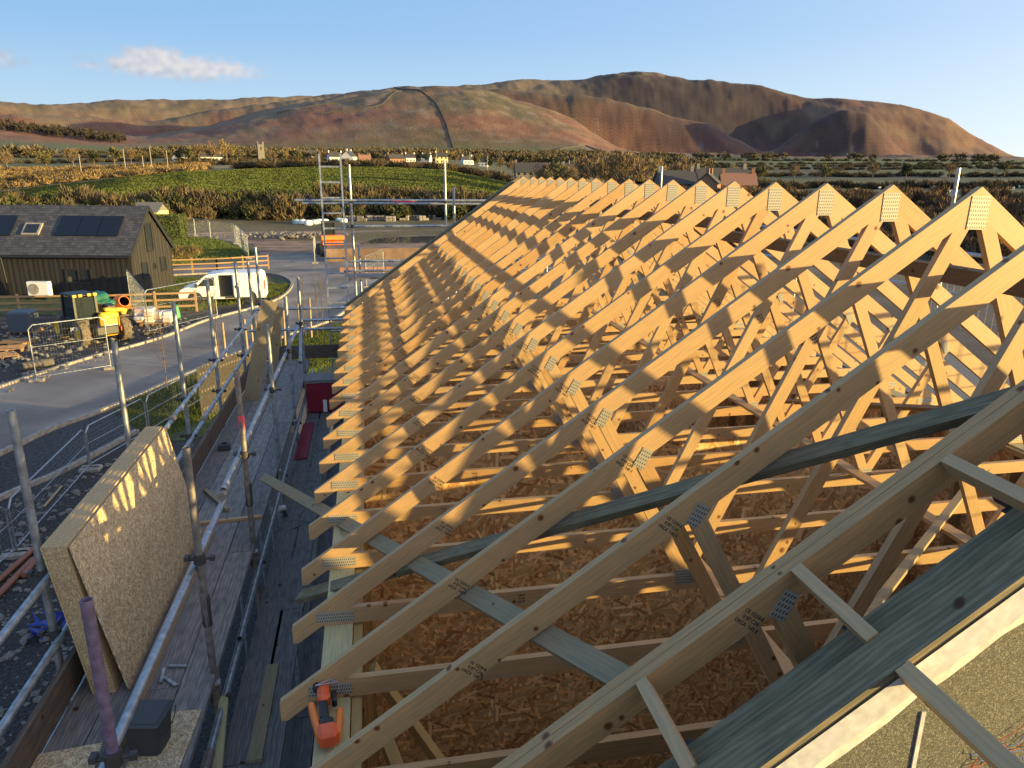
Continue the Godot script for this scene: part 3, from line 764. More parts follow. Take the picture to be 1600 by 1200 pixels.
func ptube(parent: Node, called: String, a: Vector3, b: Vector3, m: Material, r := 0.0242) -> MeshInstance3D:
	var q := MB.new()
	q.tube(a, b, r, -1, 12, false)
	# open ends: a ring and a dark bore
	for e in [[a, (a - b).normalized()], [b, (b - a).normalized()]]:
		q.lathe(e[0], e[1], [Vector2(0, r), Vector2(0, r * 0.82), Vector2(-0.09, r * 0.82)], 12)
	return part(parent, called, q, m)

func scaffold() -> void:
	var s := thing("scaffold", "long tube and board scaffold with two decks running beside the eaves", "scaffold")
	var outer := [[1.0, 0.0], [-1.55, -0.01], [-3.38, 0.0], [-5.3, 0.01], [-7.1, 0.0], [-9.15, 0.02], [-11.5, 0.0]]
	for o in outer:
		ptube(s, "standard", Vector3(-4.87 + o[1], -1.30, o[0]), Vector3(-4.87, GROUND, o[0]), M.steel)
		for y in [-2.38, -2.81]:
			coupler(s, Vector3(-4.87, y, o[0]))
		coupler(s, Vector3(-4.87, -3.30, o[0]))
		ptube(s, "transom", Vector3(-4.98, -3.275, o[0] + 0.05), Vector3(-3.90, -3.275, o[0] + 0.05), M.steel)
	var inner := [[0.2, 2], [-1.5, 1], [-3.35, 3], [-5.4, 0], [-7.35, 0], [-9.3, 0]]
	for o in inner:
		var m: Material = M.steel_purple if o[1] == 2 else (M.steel_rust if o[1] > 0 else M.steel)
		ptube(s, "standard", Vector3(-3.935, -1.58, o[0]), Vector3(-3.955, GROUND, o[0] - 0.06), m)
		coupler(s, Vector3(-3.937, -2.34, o[0]))
		coupler(s, Vector3(-3.95, -3.42, o[0] - 0.04))
		var sl := MB.new()
		sl.tube(Vector3(-3.937, -2.62, o[0] - 0.02), Vector3(-3.94, -2.84, o[0] - 0.02), 0.031, -1, 10)
		if o[0] < -0.5 and o[0] > -5:
			part(s, "sleeve", sl, M.coupler)
	var pk := MB.new()
	pk.tube(Vector3(-3.936, -1.98, -3.355), Vector3(-3.938, -2.17, -3.36), 0.0256, -1, 12)
	part(s, "paint_band", pk, M.pink)
	# guard rails and ledgers, lengths joined by sleeves
	for r in [[-4.825, -2.38, 1.5, -4.6], [-4.825, -2.365, -4.6, -11.9], [-4.825, -2.82, 1.5, -5.9], [-4.825, -2.80, -5.9, -11.9], [-4.825, -3.32, 1.5, -11.9]]:
		ptube(s, "ledger", Vector3(r[0], r[1], r[2]), Vector3(r[0], r[1], r[3]), M.steel)
	for r in [[-3.985, -2.39, 1.2, -2.6], [-3.985, -2.345, -2.6, -9.9]]:
		ptube(s, "ledger", Vector3(r[0], r[1], r[2]), Vector3(r[0], r[1] - 0.03, r[3]), M.steel)
	ptube(s, "ledger", Vector3(-3.905, -3.46, 1.2), Vector3(-3.905, -3.46, -5.0), M.steel)
	ptube(s, "ledger", Vector3(-3.90, -3.42, -2.2), Vector3(-3.90, -3.42, -10.4), M.steel)
	for p in [Vector3(-4.825, -2.37, -4.6), Vector3(-4.825, -2.81, -5.9), Vector3(-3.985, -2.37, -2.6), Vector3(-3.905, -3.46, -1.0), Vector3(-3.905, -3.46, -2.6), Vector3(-3.905, -3.46, -3.1)]:
		var q := MB.new()
		q.tube(p + Vector3(0, 0, 0.07), p - Vector3(0, 0, 0.07), 0.032, -1, 10)
		part(s, "sleeve", q, M.steel_rust)
	# upper deck: four boards wide, ends staggered
	for k in 4:
		var z: float = [2.9, 1.1, 2.2, 0.4][k]
		while z > -10.2:
			var e := maxf(z - 3.6, -10.3)
			pbar(s, "scaffold_board", Vector3(-4.668 + 0.214 * k, -3.219 + rng.randf_range(-0.004, 0.003), z - 0.004), Vector3(-4.668 + 0.214 * k + rng.randf_range(-0.004, 0.004), -3.219, e + 0.004), 0.207, 0.038, M.boards[rng.randi() % 3])
			z -= 3.6
	# lower deck by the wall, and two boards lower still
	for k in 4:
		var z: float = [2.4, 0.6, 1.8, 2.9][k]
		while z > -10.2:
			var e := maxf(z - 3.6, -10.3)
			var x: float = [-3.785, -3.60, -3.40, -3.23][k]
			var y: float = [-3.72, -3.72, -3.90, -3.90][k]
			pbar(s, "scaffold_board", Vector3(x, y, z - 0.004), Vector3(x + rng.randf_range(-0.006, 0.006), y, e + 0.004), [0.215, 0.19, 0.17, 0.15][k], 0.038, M.boards[1 if k < 2 else 3])
			z -= 3.6
	var z2 := 1.9
	while z2 > -9.5:
		pbar(s, "toe_board", Vector3(-4.80, -3.085, z2 - 0.01), Vector3(-4.80, -3.085, maxf(z2 - 3.9, -10.3)), 0.036, 0.225, M.toe)
		z2 -= 3.9
	pbar(s, "toe_board", Vector3(-4.78, -3.06, -10.33), Vector3(-3.35, -3.06, -10.33), 0.036, 0.24, M.toe)
	for r in [[-2.30, -10.5, -4.95, -3.15], [-2.66, -10.4, -4.95, -3.3], [-2.42, -10.0, -4.0, -3.25]]:
		ptube(s, "ledger", Vector3(r[2], r[0], r[1]), Vector3(r[3], r[0], r[1]), M.steel)
	ptube(s, "brace", Vector3(-3.97, -2.32, -9.6), Vector3(-3.9, -2.75, -8.3), M.steel)
	ptube(s, "standard", Vector3(-4.87, -1.45, -10.5), Vector3(-4.87, GROUND, -10.5), M.steel)
	# scaffold round the far gable
	var g := thing("gable_scaffold", "scaffold of grey tubes standing in front of the far gable", "scaffold")
	for p in [[-3.09, 0.19, -11.8], [-1.27, 0.29, -11.9], [-1.18, -0.22, -11.2], [0.8, -0.3, -11.9], [3.2, 0.2, -11.9], [-3.0, -1.4, -13.0], [-1.2, -1.4, -13.0]]:
		ptube(g, "standard", Vector3(p[0], p[1], p[2]), Vector3(p[0] + 0.02, GROUND, p[2]), M.steel)
	for r in [[-4.13, -0.46, -11.75, 3.6], [-4.0, -0.52, -11.9, -0.3], [-3.2, -0.95, -11.8, 3.6], [-3.2, -1.62, -11.8, 1.2], [-3.3, -1.82, -11.9, 1.0]]:
		ptube(g, "ledger", Vector3(r[0], r[1], r[2]), Vector3(r[3], r[1] - 0.02, r[2]), M.steel)
	for p in [Vector3(-3.09, -0.48, -11.8), Vector3(-1.27, -0.49, -11.9), Vector3(-3.85, -0.40, -11.75), Vector3(-3.09, -0.95, -11.8)]:
		coupler(g, p)
	for k in 3:
		pbar(g, "scaffold_board", Vector3(-3.3, -1.98, -12.05 - 0.22 * k), Vector3(3.4, -1.98, -12.05 - 0.22 * k), 0.21, 0.038, M.boards[k])
	var red := MB.new()
	red.tube(Vector3(-2.3, -0.475, -11.75), Vector3(-1.9, -0.478, -11.75), 0.026, -1, 10)
	part(g, "paint_band", red, M.pink)
	var l := thing("ladder", "tall aluminium ladder tied to the far gable scaffold", "ladder")
	for x in [-3.62, -3.235]:
		pbar(l, "stile", Vector3(x, 0.38, -11.65), Vector3(x + 0.03, GROUND, -11.2), 0.03, 0.06, M.steel, Vector3.BACK)
	for k in 26:
		var t := 0.03 + k * 0.037
		pbar(l, "rung", Vector3(-3.62, 0.38, -11.65).lerp(Vector3(-3.59, GROUND, -11.2), t), Vector3(-3.235, 0.38, -11.65).lerp(Vector3(-3.205, GROUND, -11.2), t), 0.03, 0.03, M.steel)
	# scaffold beyond the right hand eaves: two standards, rail, brick guard
	var r2 := thing("eaves_scaffold", "scaffold of steel tubes with a mesh guard beyond the right hand eaves", "scaffold")
	for z in [-8.2, -5.0, -3.05, -0.5]:
		ptube(r2, "standard", Vector3(4.2, 0.14 if z == -5.0 else -0.30, z), Vector3(4.2, GROUND, z), M.steel)
	for y in [-0.85, -1.35]:
		ptube(r2, "ledger", Vector3(4.25, y, 1.5), Vector3(4.25, y, -11.5), M.steel)
	var gm := MB.new()
	for k in 60:
		gm.tube(Vector3(4.28, -0.95, 1.2 - 0.11 * k), Vector3(4.28, -1.75, 1.2 - 0.11 * k), 0.004, -1, 4, false)
	for k in 7:
		gm.tube(Vector3(4.28, -0.95 - 0.13 * k, 1.2), Vector3(4.28, -0.95 - 0.13 * k, -5.3), 0.004, -1, 4, false)
	part(r2, "mesh_guard", gm, M.steel)

func rounded_box(b: MB, t: Transform3D, s: Vector3, r: float) -> void:
	# a box with chamfered edges
	var h := s * 0.5
	for ax in 3:
		for sg in [-1.0, 1.0]:
			var e1 := (ax + 1) % 3
			var e2 := (ax + 2) % 3
			var ps := []
			for q in [[-1, -1], [1, -1], [1, 1], [-1, 1]]:
				var p := Vector3.ZERO
				p[ax] = sg * h[ax]
				p[e1] = q[0] * (h[e1] - r)
				p[e2] = q[1] * (h[e2] - r)
				ps.append(t * p)
			var nn := Vector3.ZERO
			nn[ax] = sg
			b.flat(ps, t.basis * nn)
	for ax in 3:
		var e1 := (ax + 1) % 3
		var e2 := (ax + 2) % 3
		for s1 in [-1.0, 1.0]:
			for s2 in [-1.0, 1.0]:
				var ps := []
				for q in [[-1, 0], [1, 0], [1, 1], [-1, 1]]:
					var p := Vector3.ZERO
					p[ax] = q[0] * (h[ax] - r)
					p[e1] = s1 * (h[e1] - (r if q[1] else 0.0))
					p[e2] = s2 * (h[e2] - (0.0 if q[1] else r))
					ps.append(t * p)
				var nn := Vector3.ZERO
				nn[e1] = s1
				nn[e2] = s2
				b.flat(ps, t.basis * nn)
	for sx in [-1.0, 1.0]:
		for sy in [-1.0, 1.0]:
			for sz in [-1.0, 1.0]:
				b.flat([t * Vector3(sx * h.x, sy * (h.y - r), sz * (h.z - r)), t * Vector3(sx * (h.x - r), sy * h.y, sz * (h.z - r)), t * Vector3(sx * (h.x - r), sy * (h.y - r), sz * h.z)], t.basis * Vector3(sx, sy, sz))

func deck_things() -> void:
	# leaning stack of OSB sheets
	for k in 13:
		var lean := 0.137 if k < 12 else 0.19
		var x0 := -4.655 + 0.0118 * k + (0.07 if k == 12 else 0.0)
		var b := MB.new()
		b.off = Vector2(rng.randf(), rng.randf())
		var hgt := 1.075
		var len := 2.24
		var t := Transform3D(Basis(Vector3.BACK, lean), Vector3(x0, -3.2, -1.42 - len * 0.5 + rng.randf_range(-0.006, 0.006)))
		t = t * Transform3D(Basis(Vector3.UP, PI / 2), Vector3(0, hgt * 0.5, 0))
		b.box(t, Vector3(len, hgt - rng.randf() * 0.004, 0.0105))
		one("osb_sheet", b, M.osb_stack if k == 12 else M.osb_edge, "outermost OSB sheet of the stack leaning on the scaffold rail" if k == 12 else "OSB sheet inside the stack leaning on the scaffold rail", "board", "" if k == 12 else "OSB sheets in the leaning stack")
	var wp := timber("pine_board", Vector3(-4.345, -3.15, 0.25), Vector3(-4.345, -3.15, -3.6), 0.05, 0.09, M.truss[2], "long pale pine board on edge in front of the OSB stack", "board")
	# plank leaning up at the outer rail
	timber("leaning_plank", Vector3(-4.60, -3.19, -7.9), Vector3(-4.24, -1.75, -8.05), 0.025, 0.22, M.treated, "green grey plank leaning upright against the scaffold rail", "plank", "", Vector3.RIGHT)
	timber("leaning_plank", Vector3(-4.42, -3.19, -8.75), Vector3(-4.20, -1.95, -8.7), 0.025, 0.15, M.treated, "shorter green grey plank leaning behind the upright one", "plank", "", Vector3.RIGHT)
	timber("batten_offcut", Vector3(-4.68, -3.186, -3.80), Vector3(-3.93, -3.186, -3.87), 0.045, 0.025, M.truss[4], "thin pine batten laid across the upper deck boards", "batten")
	timber("batten_offcut", Vector3(-4.60, -3.186, -4.62), Vector3(-4.28, -3.17, -4.05), 0.04, 0.03, M.treated, "short pine batten lying slantwise by the OSB stack", "batten")
	timber("plank_offcut", Vector3(-3.675, -3.688, -2.2), Vector3(-3.675, -3.688, -1.2), 0.095, 0.025, M.treated, "pale treated plank offcut lying along the lower deck", "plank")
	timber("plank_offcut", Vector3(-3.86, -3.60, -0.95), Vector3(-3.90, -3.42, -1.55), 0.06, 0.025, M.plate, "short yellow timber offcut between the two decks", "plank")
	var os := MB.new()
	os.bx(Vector3(-4.60, -3.194, -0.62), Vector3(0.36, 0.011, 0.62), 0.1)
	one("osb_offcut", os, M.osb_stack, "square OSB offcut lying on the deck by the toe board", "board")
	os = MB.new()
	os.bx(Vector3(-4.11, -3.194, -0.72), Vector3(0.30, 0.011, 0.85), -0.05)
	one("osb_offcut", os, M.osb_stack, "narrow OSB offcut lying under the grey bucket", "board")
	# bucket with lid
	var bk := thing("bucket", "dark grey square plastic bucket with a lid on the upper deck", "bucket", Vector3(-4.165, -3.188, -0.87), -0.18)
	var b := MB.new()
	var lo := 0.085
	var hi := 0.105
	for k in 4:
		var a := PI / 2 * k
		var d := Vector3(cos(a), 0, sin(a))
		var e := Vector3(-sin(a), 0, cos(a))
		b.flat([d * lo - e * lo * 0.8, d * lo + e * lo * 0.8, d * hi + e * hi * 0.82 + Vector3(0, 0.21, 0), d * hi - e * hi * 0.82 + Vector3(0, 0.21, 0)], d)
		var d2 := (d + e).normalized()
		b.flat([d * lo + e * lo * 0.8, e * lo + d * lo * 0.8, e * hi + d * hi * 0.82 + Vector3(0, 0.21, 0), d * hi + e * hi * 0.82 + Vector3(0, 0.21, 0)], d2)
	part(bk, "body", b, M.grey_plastic)
	b = MB.new()
	rounded_box(b, Transform3D(Basis(), Vector3(0, 0.218, 0)), Vector3(0.235, 0.026, 0.235), 0.012)
	rounded_box(b, Transform3D(Basis(), Vector3(0, 0.232, 0)), Vector3(0.20, 0.008, 0.20), 0.003)
	part(bk, "lid", b, M.grey_plastic)
	b = MB.new()
	var hp := []
	for k in 9:
		var t := PI * k / 8.0
		hp.append(Vector3(0.118, 0.19 - 0.07 * sin(t), 0.11 * cos(t)))
	b.path(hp, 0.003, 5)
	part(bk, "handle", b, M.black)
	# loose metal profiles
	for q in [[Vector3(-4.25, -3.19, -1.62), Vector3(-4.13, -3.19, -1.60)], [Vector3(-4.245, -3.19, -1.50), Vector3(-4.15, -3.19, -1.40)], [Vector3(-4.27, -3.188, -1.60), Vector3(-4.255, -3.188, -1.45)]]:
		timber("metal_clip", q[0], q[1], 0.022, 0.012, M.steel, "small shiny metal clip lying on the upper deck boards", "clip", "metal clips on the deck")
	var tb := thing("tape_box", "small dark box lying on the upper deck near the toe board", "box", Vector3(-4.62, -3.2, -5.85), 0.2)
	b = MB.new()
	rounded_box(b, Transform3D(Basis(), Vector3(0, 0.04, 0)), Vector3(0.14, 0.08, 0.09), 0.01)
	part(tb, "body", b, M.grey_plastic)
	b = MB.new()
	b.tube(Vector3(-0.02, 0.09, 0), Vector3(0.03, 0.09, 0), 0.016, -1, 8)
	part(tb, "knob", b, M.black)
	# crimson site box, a crimson board and a grey tool
	var cb := thing("site_box", "crimson site box with a white handle at the end of the lower deck", "box", Vector3(-3.60, -3.70, -8.9))
	b = MB.new()
	rounded_box(b, Transform3D(Basis(), Vector3(0, 0.26, 0)), Vector3(0.56, 0.50, 0.42), 0.015)
	part(cb, "body", b, M.crimson)
	b = MB.new()
	b.bx(Vector3(0, 0.53, 0), Vector3(0.60, 0.05, 0.46))
	part(cb, "lid", b, M.boards[0])
	b = MB.new()
	b.bx(Vector3(0, 0.12, 0.225), Vector3(0.06, 0.20, 0.03))
	part(cb, "handle", b, M.white_paint)
	var cp := MB.new()
	cp.box(Transform3D(Basis(Vector3.BACK, 0.12), Vector3(-3.83, -3.685, -7.4)), Vector3(0.17, 0.012, 1.5))
	one("crimson_board", cp, M.crimson, "crimson printed board lying along the edge of the lower deck", "board")
	var dr := thing("cordless_tool", "grey cordless tool lying between the two decks", "tool", Vector3(-3.90, -3.62, -4.9), 0.4)
	b = MB.new()
	b.tube(Vector3(-0.09, 0.03, 0), Vector3(0.06, 0.03, 0), 0.035, 0.03, 10)
	part(dr, "body", b, M.wrap)
	b = MB.new()
	b.bar(Vector3(0.03, 0.0, 0), Vector3(0.06, -0.09, 0.0), 0.04, 0.04, Vector3.BACK)
	part(dr, "grip", b, M.grey_plastic)
	# scraps on the lower deck
	for q in [[-3.64, -5.9, 0.6], [-3.68, -5.0, 1.9], [-3.62, -4.75, 0.4], [-3.70, -4.62, 2.4], [-3.60, -7.0, 0.9]]:
		var d := Vector3(cos(q[2]), 0, sin(q[2])) * 0.08
		timber("timber_scrap", Vector3(q[0], -3.693, q[1]) - d, Vector3(q[0], -3.693, q[1]) + d, 0.012, 0.012, M.boards[2], "thin timber scrap lying on the lower deck boards", "scrap", "timber scraps on the lower deck")
	# orange nail gun lying on the wall plate
	var ng := thing("nail_gun", "orange and black cordless nail gun lying on the wall plate", "nail gun", Vector3(-3.055, -2.333, 0.22), 0.12)
	b = MB.new()
	rounded_box(b, Transform3D(Basis(Vector3.RIGHT, 0.06), Vector3(0.0, 0.06, -0.17)), Vector3(0.055, 0.075, 0.10), 0.016)
	rounded_box(b, Transform3D(Basis(Vector3.RIGHT, 0.06), Vector3(0.012, 0.065, -0.245)), Vector3(0.032, 0.06, 0.09), 0.012)
	part(ng, "head", b, M.red_orange)
	b = MB.new()
	rounded_box(b, Transform3D(Basis(), Vector3(-0.026, 0.075, -0.225)), Vector3(0.036, 0.05, 0.065), 0.014)
	rounded_box(b, Transform3D(Basis(), Vector3(0.045, 0.05, -0.15)), Vector3(0.025, 0.05, 0.07), 0.008)
	part(ng, "nose", b, M.black)
	b = MB.new()
	for sg in [-1.0, 1.0]:
		b.path([Vector3(-0.035, 0.105, -0.195), Vector3(0.035, 0.105, -0.205 + 0.012 * sg), Vector3(0.07, 0.10, -0.20), Vector3(0.07, 0.08, -0.165)], 0.003, 5)
	part(ng, "belt_hook", b, M.steel)
	b = MB.new()
	rounded_box(b, Transform3D(Basis(Vector3.RIGHT, -0.05), Vector3(-0.005, 0.055, -0.075)), Vector3(0.04, 0.05, 0.13), 0.012)
	rounded_box(b, Transform3D(Basis(), Vector3(0.0, 0.055, 0.01)), Vector3(0.062, 0.055, 0.07), 0.018)
	part(ng, "grip", b, M.black)
	b = MB.new()
	rounded_box(b, Transform3D(Basis(Vector3.UP, 0.12), Vector3(-0.045, 0.04, -0.03)), Vector3(0.028, 0.06, 0.22), 0.008)
	rounded_box(b, Transform3D(Basis(Vector3.UP, -0.16), Vector3(0.052, 0.04, 0.01)), Vector3(0.026, 0.06, 0.16), 0.008)
	part(ng, "magazine", b, M.orange)
	b = MB.new()
	rounded_box(b, Transform3D(Basis(), Vector3(0.0, 0.058, 0.085)), Vector3(0.08, 0.075, 0.09), 0.014)
	part(ng, "battery", b, M.red_orange)
	var mf := MB.new()
	mf.flat([Vector3(-3.113, -2.34, 0.1), Vector3(-3.116, -2.335, 0.55), Vector3(-3.165, -2.72, 0.6), Vector3(-3.125, -2.72, 0.1)], Vector3.LEFT)
	one("membrane_flap", mf, M.membrane, "loose white membrane flap hanging outside the wall plate", "membrane")

# ---------------------------------------------------------------- site
func sheet(called: String, pts: Array, y: float, m: Material, kind := "structure") -> void:
	var poly := PackedVector2Array()
	for p in pts:
		poly.append(Vector2(p.x, p.z))
	var b := MB.new()
	var t := Geometry2D.triangulate_polygon(poly)
	for p in poly:
		b.vert(Vector3(p.x, y, p.y), Vector3.UP, p)
	for k in t.size() / 3:
		b.tri(t[3 * k], t[3 * k + 1], t[3 * k + 2])
	one(called, b, m, "", "", "", kind)

func smooth(pts: Array, n := 5) -> Array:
	var c := Curve3D.new()
	for k in pts.size():
		var a: Vector3 = pts[maxi(k - 1, 0)]
		var d: Vector3 = pts[mini(k + 1, pts.size() - 1)]
		var tg := (d - a) / 6.0
		c.add_point(pts[k], -tg, tg)
	var r := []
	for k in (pts.size() - 1) * n + 1:
		r.append(c.sample(k / n, fmod(k, n) / float(n)) if k < (pts.size() - 1) * n else pts[-1])
	return r

func kerb(line: Array) -> void:
	var o := thing("kerb", "", "")
	o.set_meta("kind", "structure")
	for k in line.size() - 1:
		var a: Vector3 = line[k]
		var b: Vector3 = line[k + 1]
		var n := maxi(1, int((b - a).length() / 0.95))
		for j in n:
			var p := a.lerp(b, j / float(n)) + Vector3(0, 0.05, 0)
			var q := a.lerp(b, (j + 0.985) / float(n)) + Vector3(0, 0.05, 0)
			pbar(o, "kerb_stone", p, q, 0.14, 0.13, M.concrete)

func mesh_panel(a: Vector3, b: Vector3, h: float, label: String, group := "") -> void:
	var o := thing("mesh_fence_panel", label, "fence panel", a, 0, group)
	var e := b - a
	var u := Vector3(0, h, 0)
	var q := MB.new()
	q.path([Vector3(0, -0.05, 0), u - Vector3(0, 0.15, 0), u + e.normalized() * 0.15, e + u - e.normalized() * 0.15, e + u - Vector3(0, 0.15, 0), e + Vector3(0, -0.05, 0)], 0.021, 6)
	q.tube(Vector3(0, 0.18, 0), e + Vector3(0, 0.18, 0), 0.016, -1, 5)
	q.tube(Vector3(0, h * 0.62, 0), e + Vector3(0, h * 0.62, 0), 0.010, -1, 5)
	part(o, "frame", q, M.steel)
	q = MB.new()
	var n := int(e.length() / 0.09)
	for k in n:
		q.tube(e * (k + 0.5) / n + Vector3(0, 0.18, 0), e * (k + 0.5) / n + u, 0.0016, -1, 3, false)
	for k in 8:
		q.tube(Vector3(0, 0.25 + k * (h - 0.3) / 8.0, 0), e + Vector3(0, 0.25 + k * (h - 0.3) / 8.0, 0), 0.0016, -1, 3, false)
	part(o, "mesh", q, M.steel)
	for p in [Vector3.ZERO, e]:
		q = MB.new()
		rounded_box(q, Transform3D(Basis(), p + Vector3(0, 0.06, 0)), Vector3(0.5, 0.12, 0.22), 0.03)
		part(o, "foot", q, M.concrete)

func rail_fence(pts: Array, label: String, h := 1.1) -> void:
	var o := thing("rail_fence", label, "fence")
	for k in pts.size() - 1:
		var a: Vector3 = pts[k]
		var b: Vector3 = pts[k + 1]
		var n := maxi(1, int(round((b - a).length() / 2.2)))
		for j in n + 1:
			var p := a.lerp(b, j / float(n))
			pbar(o, "post", p, p + Vector3(0, h + 0.06, 0), 0.10, 0.10, M.rail, Vector3.BACK)
		for y in [0.35, 0.70, 1.04]:
			pbar(o, "rail", a + Vector3(0, y * h / 1.1, 0.06), b + Vector3(0, y * h / 1.1, 0.06), 0.04, 0.10, M.rail)

func wheel(parent: Node, p: Vector3, ax: Vector3, r: float, w: float, lugs: int, rim_m: Material, mud := true) -> void:
	var o := Node3D.new()
	o.name = "wheel"
	parent.add_child(o, true)
	o.position = p
	var b := MB.new()
	b.lathe(Vector3.ZERO, ax, [Vector2(-w * 0.42, r * 0.55), Vector2(-w * 0.5, r * 0.75), Vector2(-w * 0.42, r * 0.93), Vector2(-w * 0.25, r * 0.965), Vector2(w * 0.25, r * 0.965), Vector2(w * 0.42, r * 0.93), Vector2(w * 0.5, r * 0.75), Vector2(w * 0.42, r * 0.55)], 24)
	for k in lugs:
		var t := TAU * k / lugs
		for s in [-1.0, 1.0]:
			var t2: float = t + (PI / lugs if s > 0 else 0.0)
			var up := Vector3.UP if absf(ax.y) < 0.9 else Vector3.RIGHT
			var z := ax.cross(up).normalized()
			var y := z.cross(ax)
			var d0 := y * cos(t2) + z * sin(t2)
			var d1 := y * cos(t2 + 0.22) + z * sin(t2 + 0.22)
			b.bar(ax * s * w * 0.48 + d1 * r * 0.95, ax * s * w * 0.02 + d0 * r * 0.985, r * 0.09, r * 0.07, d0)
	part(o, "tyre", b, M.tyre_mud if mud else M.rubber)
	b = MB.new()
	b.lathe(Vector3.ZERO, ax, [Vector2(-w * 0.40, r * 0.56), Vector2(-w * 0.30, r * 0.50), Vector2(-w * 0.22, r * 0.22), Vector2(-w * 0.30, r * 0.16), Vector2(-w * 0.30, 0.001)], 18)
	b.lathe(Vector3.ZERO, ax, [Vector2(w * 0.40, r * 0.56), Vector2(w * 0.30, r * 0.50), Vector2(w * 0.22, r * 0.22), Vector2(w * 0.30, r * 0.16), Vector2(w * 0.30, 0.001)], 18)
	part(o, "rim", b, rim_m)

func lettering(parent: Node, called: String, s: String, size: float, m: Material, t: Transform3D) -> void:
	var fo := SystemFont.new()
	fo.font_names = PackedStringArray(["Droid Sans"])
	fo.font_weight = 700
	var tm := TextMesh.new()
	tm.text = s
	tm.font = fo
	tm.font_size = 32
	tm.pixel_size = size / 32.0
	tm.depth = 0.01
	part(parent, called, tm, m, t)

func van() -> void:
	var o := thing("parked_van", "white panel van with its side door open parked on the gravel", "van", Vector3(-8.774, -7.2, -41.916) + Vector3(-4.7, 0, 0.3), 0.05)
	var prof := func(x0: float, x1: float) -> PackedVector2Array:
		var full := PackedVector2Array([Vector2(0.02, 0.32), Vector2(0.0, 0.62), Vector2(0.08, 0.84), Vector2(0.30, 0.95), Vector2(0.80, 1.07), Vector2(1.42, 1.60), Vector2(1.70, 1.70), Vector2(2.4, 1.76), Vector2(4.35, 1.74), Vector2(4.55, 1.62), Vector2(4.64, 0.95), Vector2(4.64, 0.32)])
		return Geometry2D.intersect_polygons(full, PackedVector2Array([Vector2(x0, 0), Vector2(x1, 0), Vector2(x1, 2), Vector2(x0, 2)]))[0]
	var b := MB.new()
	b.prism(prof.call(-0.1, 2.12), 0.88, -0.88)
	b.prism(prof.call(2.123, 2.897), 0.5, -0.88)
	b.prism(prof.call(2.9, 4.8), 0.88, -0.88)
	b.bx(Vector3(2.51, 1.70, 0.69), Vector3(0.775, 0.10, 0.37))
	b.bx(Vector3(2.51, 0.35, 0.69), Vector3(0.775, 0.08, 0.37))
	part(o, "body", b, M.white_paint)
	b = MB.new()
	b.bx(Vector3(2.51, 1.02, 0.52), Vector3(0.76, 1.25, 0.02))
	part(o, "load_bay", b, M.black)
	b = MB.new()
	b.bx(Vector3(3.40, 1.03, 0.93), Vector3(0.86, 1.28, 0.05))
	var dr := part(o, "sliding_door", b, M.white_paint)
	b = MB.new()
	b.bx(Vector3(3.06, 0.98, 0.962), Vector3(0.06, 0.16, 0.02))
	part(dr, "handle", b, M.black)
	b = MB.new()
	b.prism(PackedVector2Array([Vector2(0.98, 1.04), Vector2(1.50, 1.53), Vector2(1.94, 1.55), Vector2(1.98, 1.06)]), 0.884, 0.87)
	part(o, "side_window", b, M.glass)
	b = MB.new()
	b.flat([Vector3(0.80, 1.085, 0.78), Vector3(0.80, 1.085, -0.78), Vector3(1.40, 1.60, -0.70), Vector3(1.40, 1.60, 0.70)], Vector3(-1, 1, 0))
	part(o, "windscreen", b, M.glass)
	b = MB.new()
	b.bx(Vector3(0.98, 1.10, 0.98), Vector3(0.12, 0.20, 0.14))
	part(o, "mirror", b, M.black)
	b = MB.new()
	b.bx(Vector3(0.02, 0.40, 0), Vector3(0.16, 0.22, 1.74))
	b.bx(Vector3(3.2, 0.40, 0.885), Vector3(1.5, 0.14, 0.02))
	b.bx(Vector3(1.35, 0.40, 0.885), Vector3(0.9, 0.14, 0.02))
	part(o, "bumper", b, M.grey_plastic)
	for s in [-1.0, 1.0]:
		b = MB.new()
		rounded_box(b, Transform3D(Basis(Vector3.BACK, -0.3), Vector3(0.13, 0.80, 0.72 * s)), Vector3(0.12, 0.16, 0.26), 0.03)
		part(o, "headlight", b, M.wrap)
		b = MB.new()
		b.bx(Vector3(4.63, 1.05, 0.83 * s), Vector3(0.06, 0.5, 0.12))
		part(o, "tail_light", b, M.red_orange)
		for x in [0.85, 3.75]:
			var arch := MB.new()
			arch.tube(Vector3(x, 0.36, 0.80 * s), Vector3(x, 0.36, 0.886 * s), 0.40, -1, 20)
			part(o, "wheel_arch", arch, M.black)
			wheel(o, Vector3(x, 0.31, 0.80 * s), Vector3.BACK, 0.31, 0.2, 0, M.steel, false)

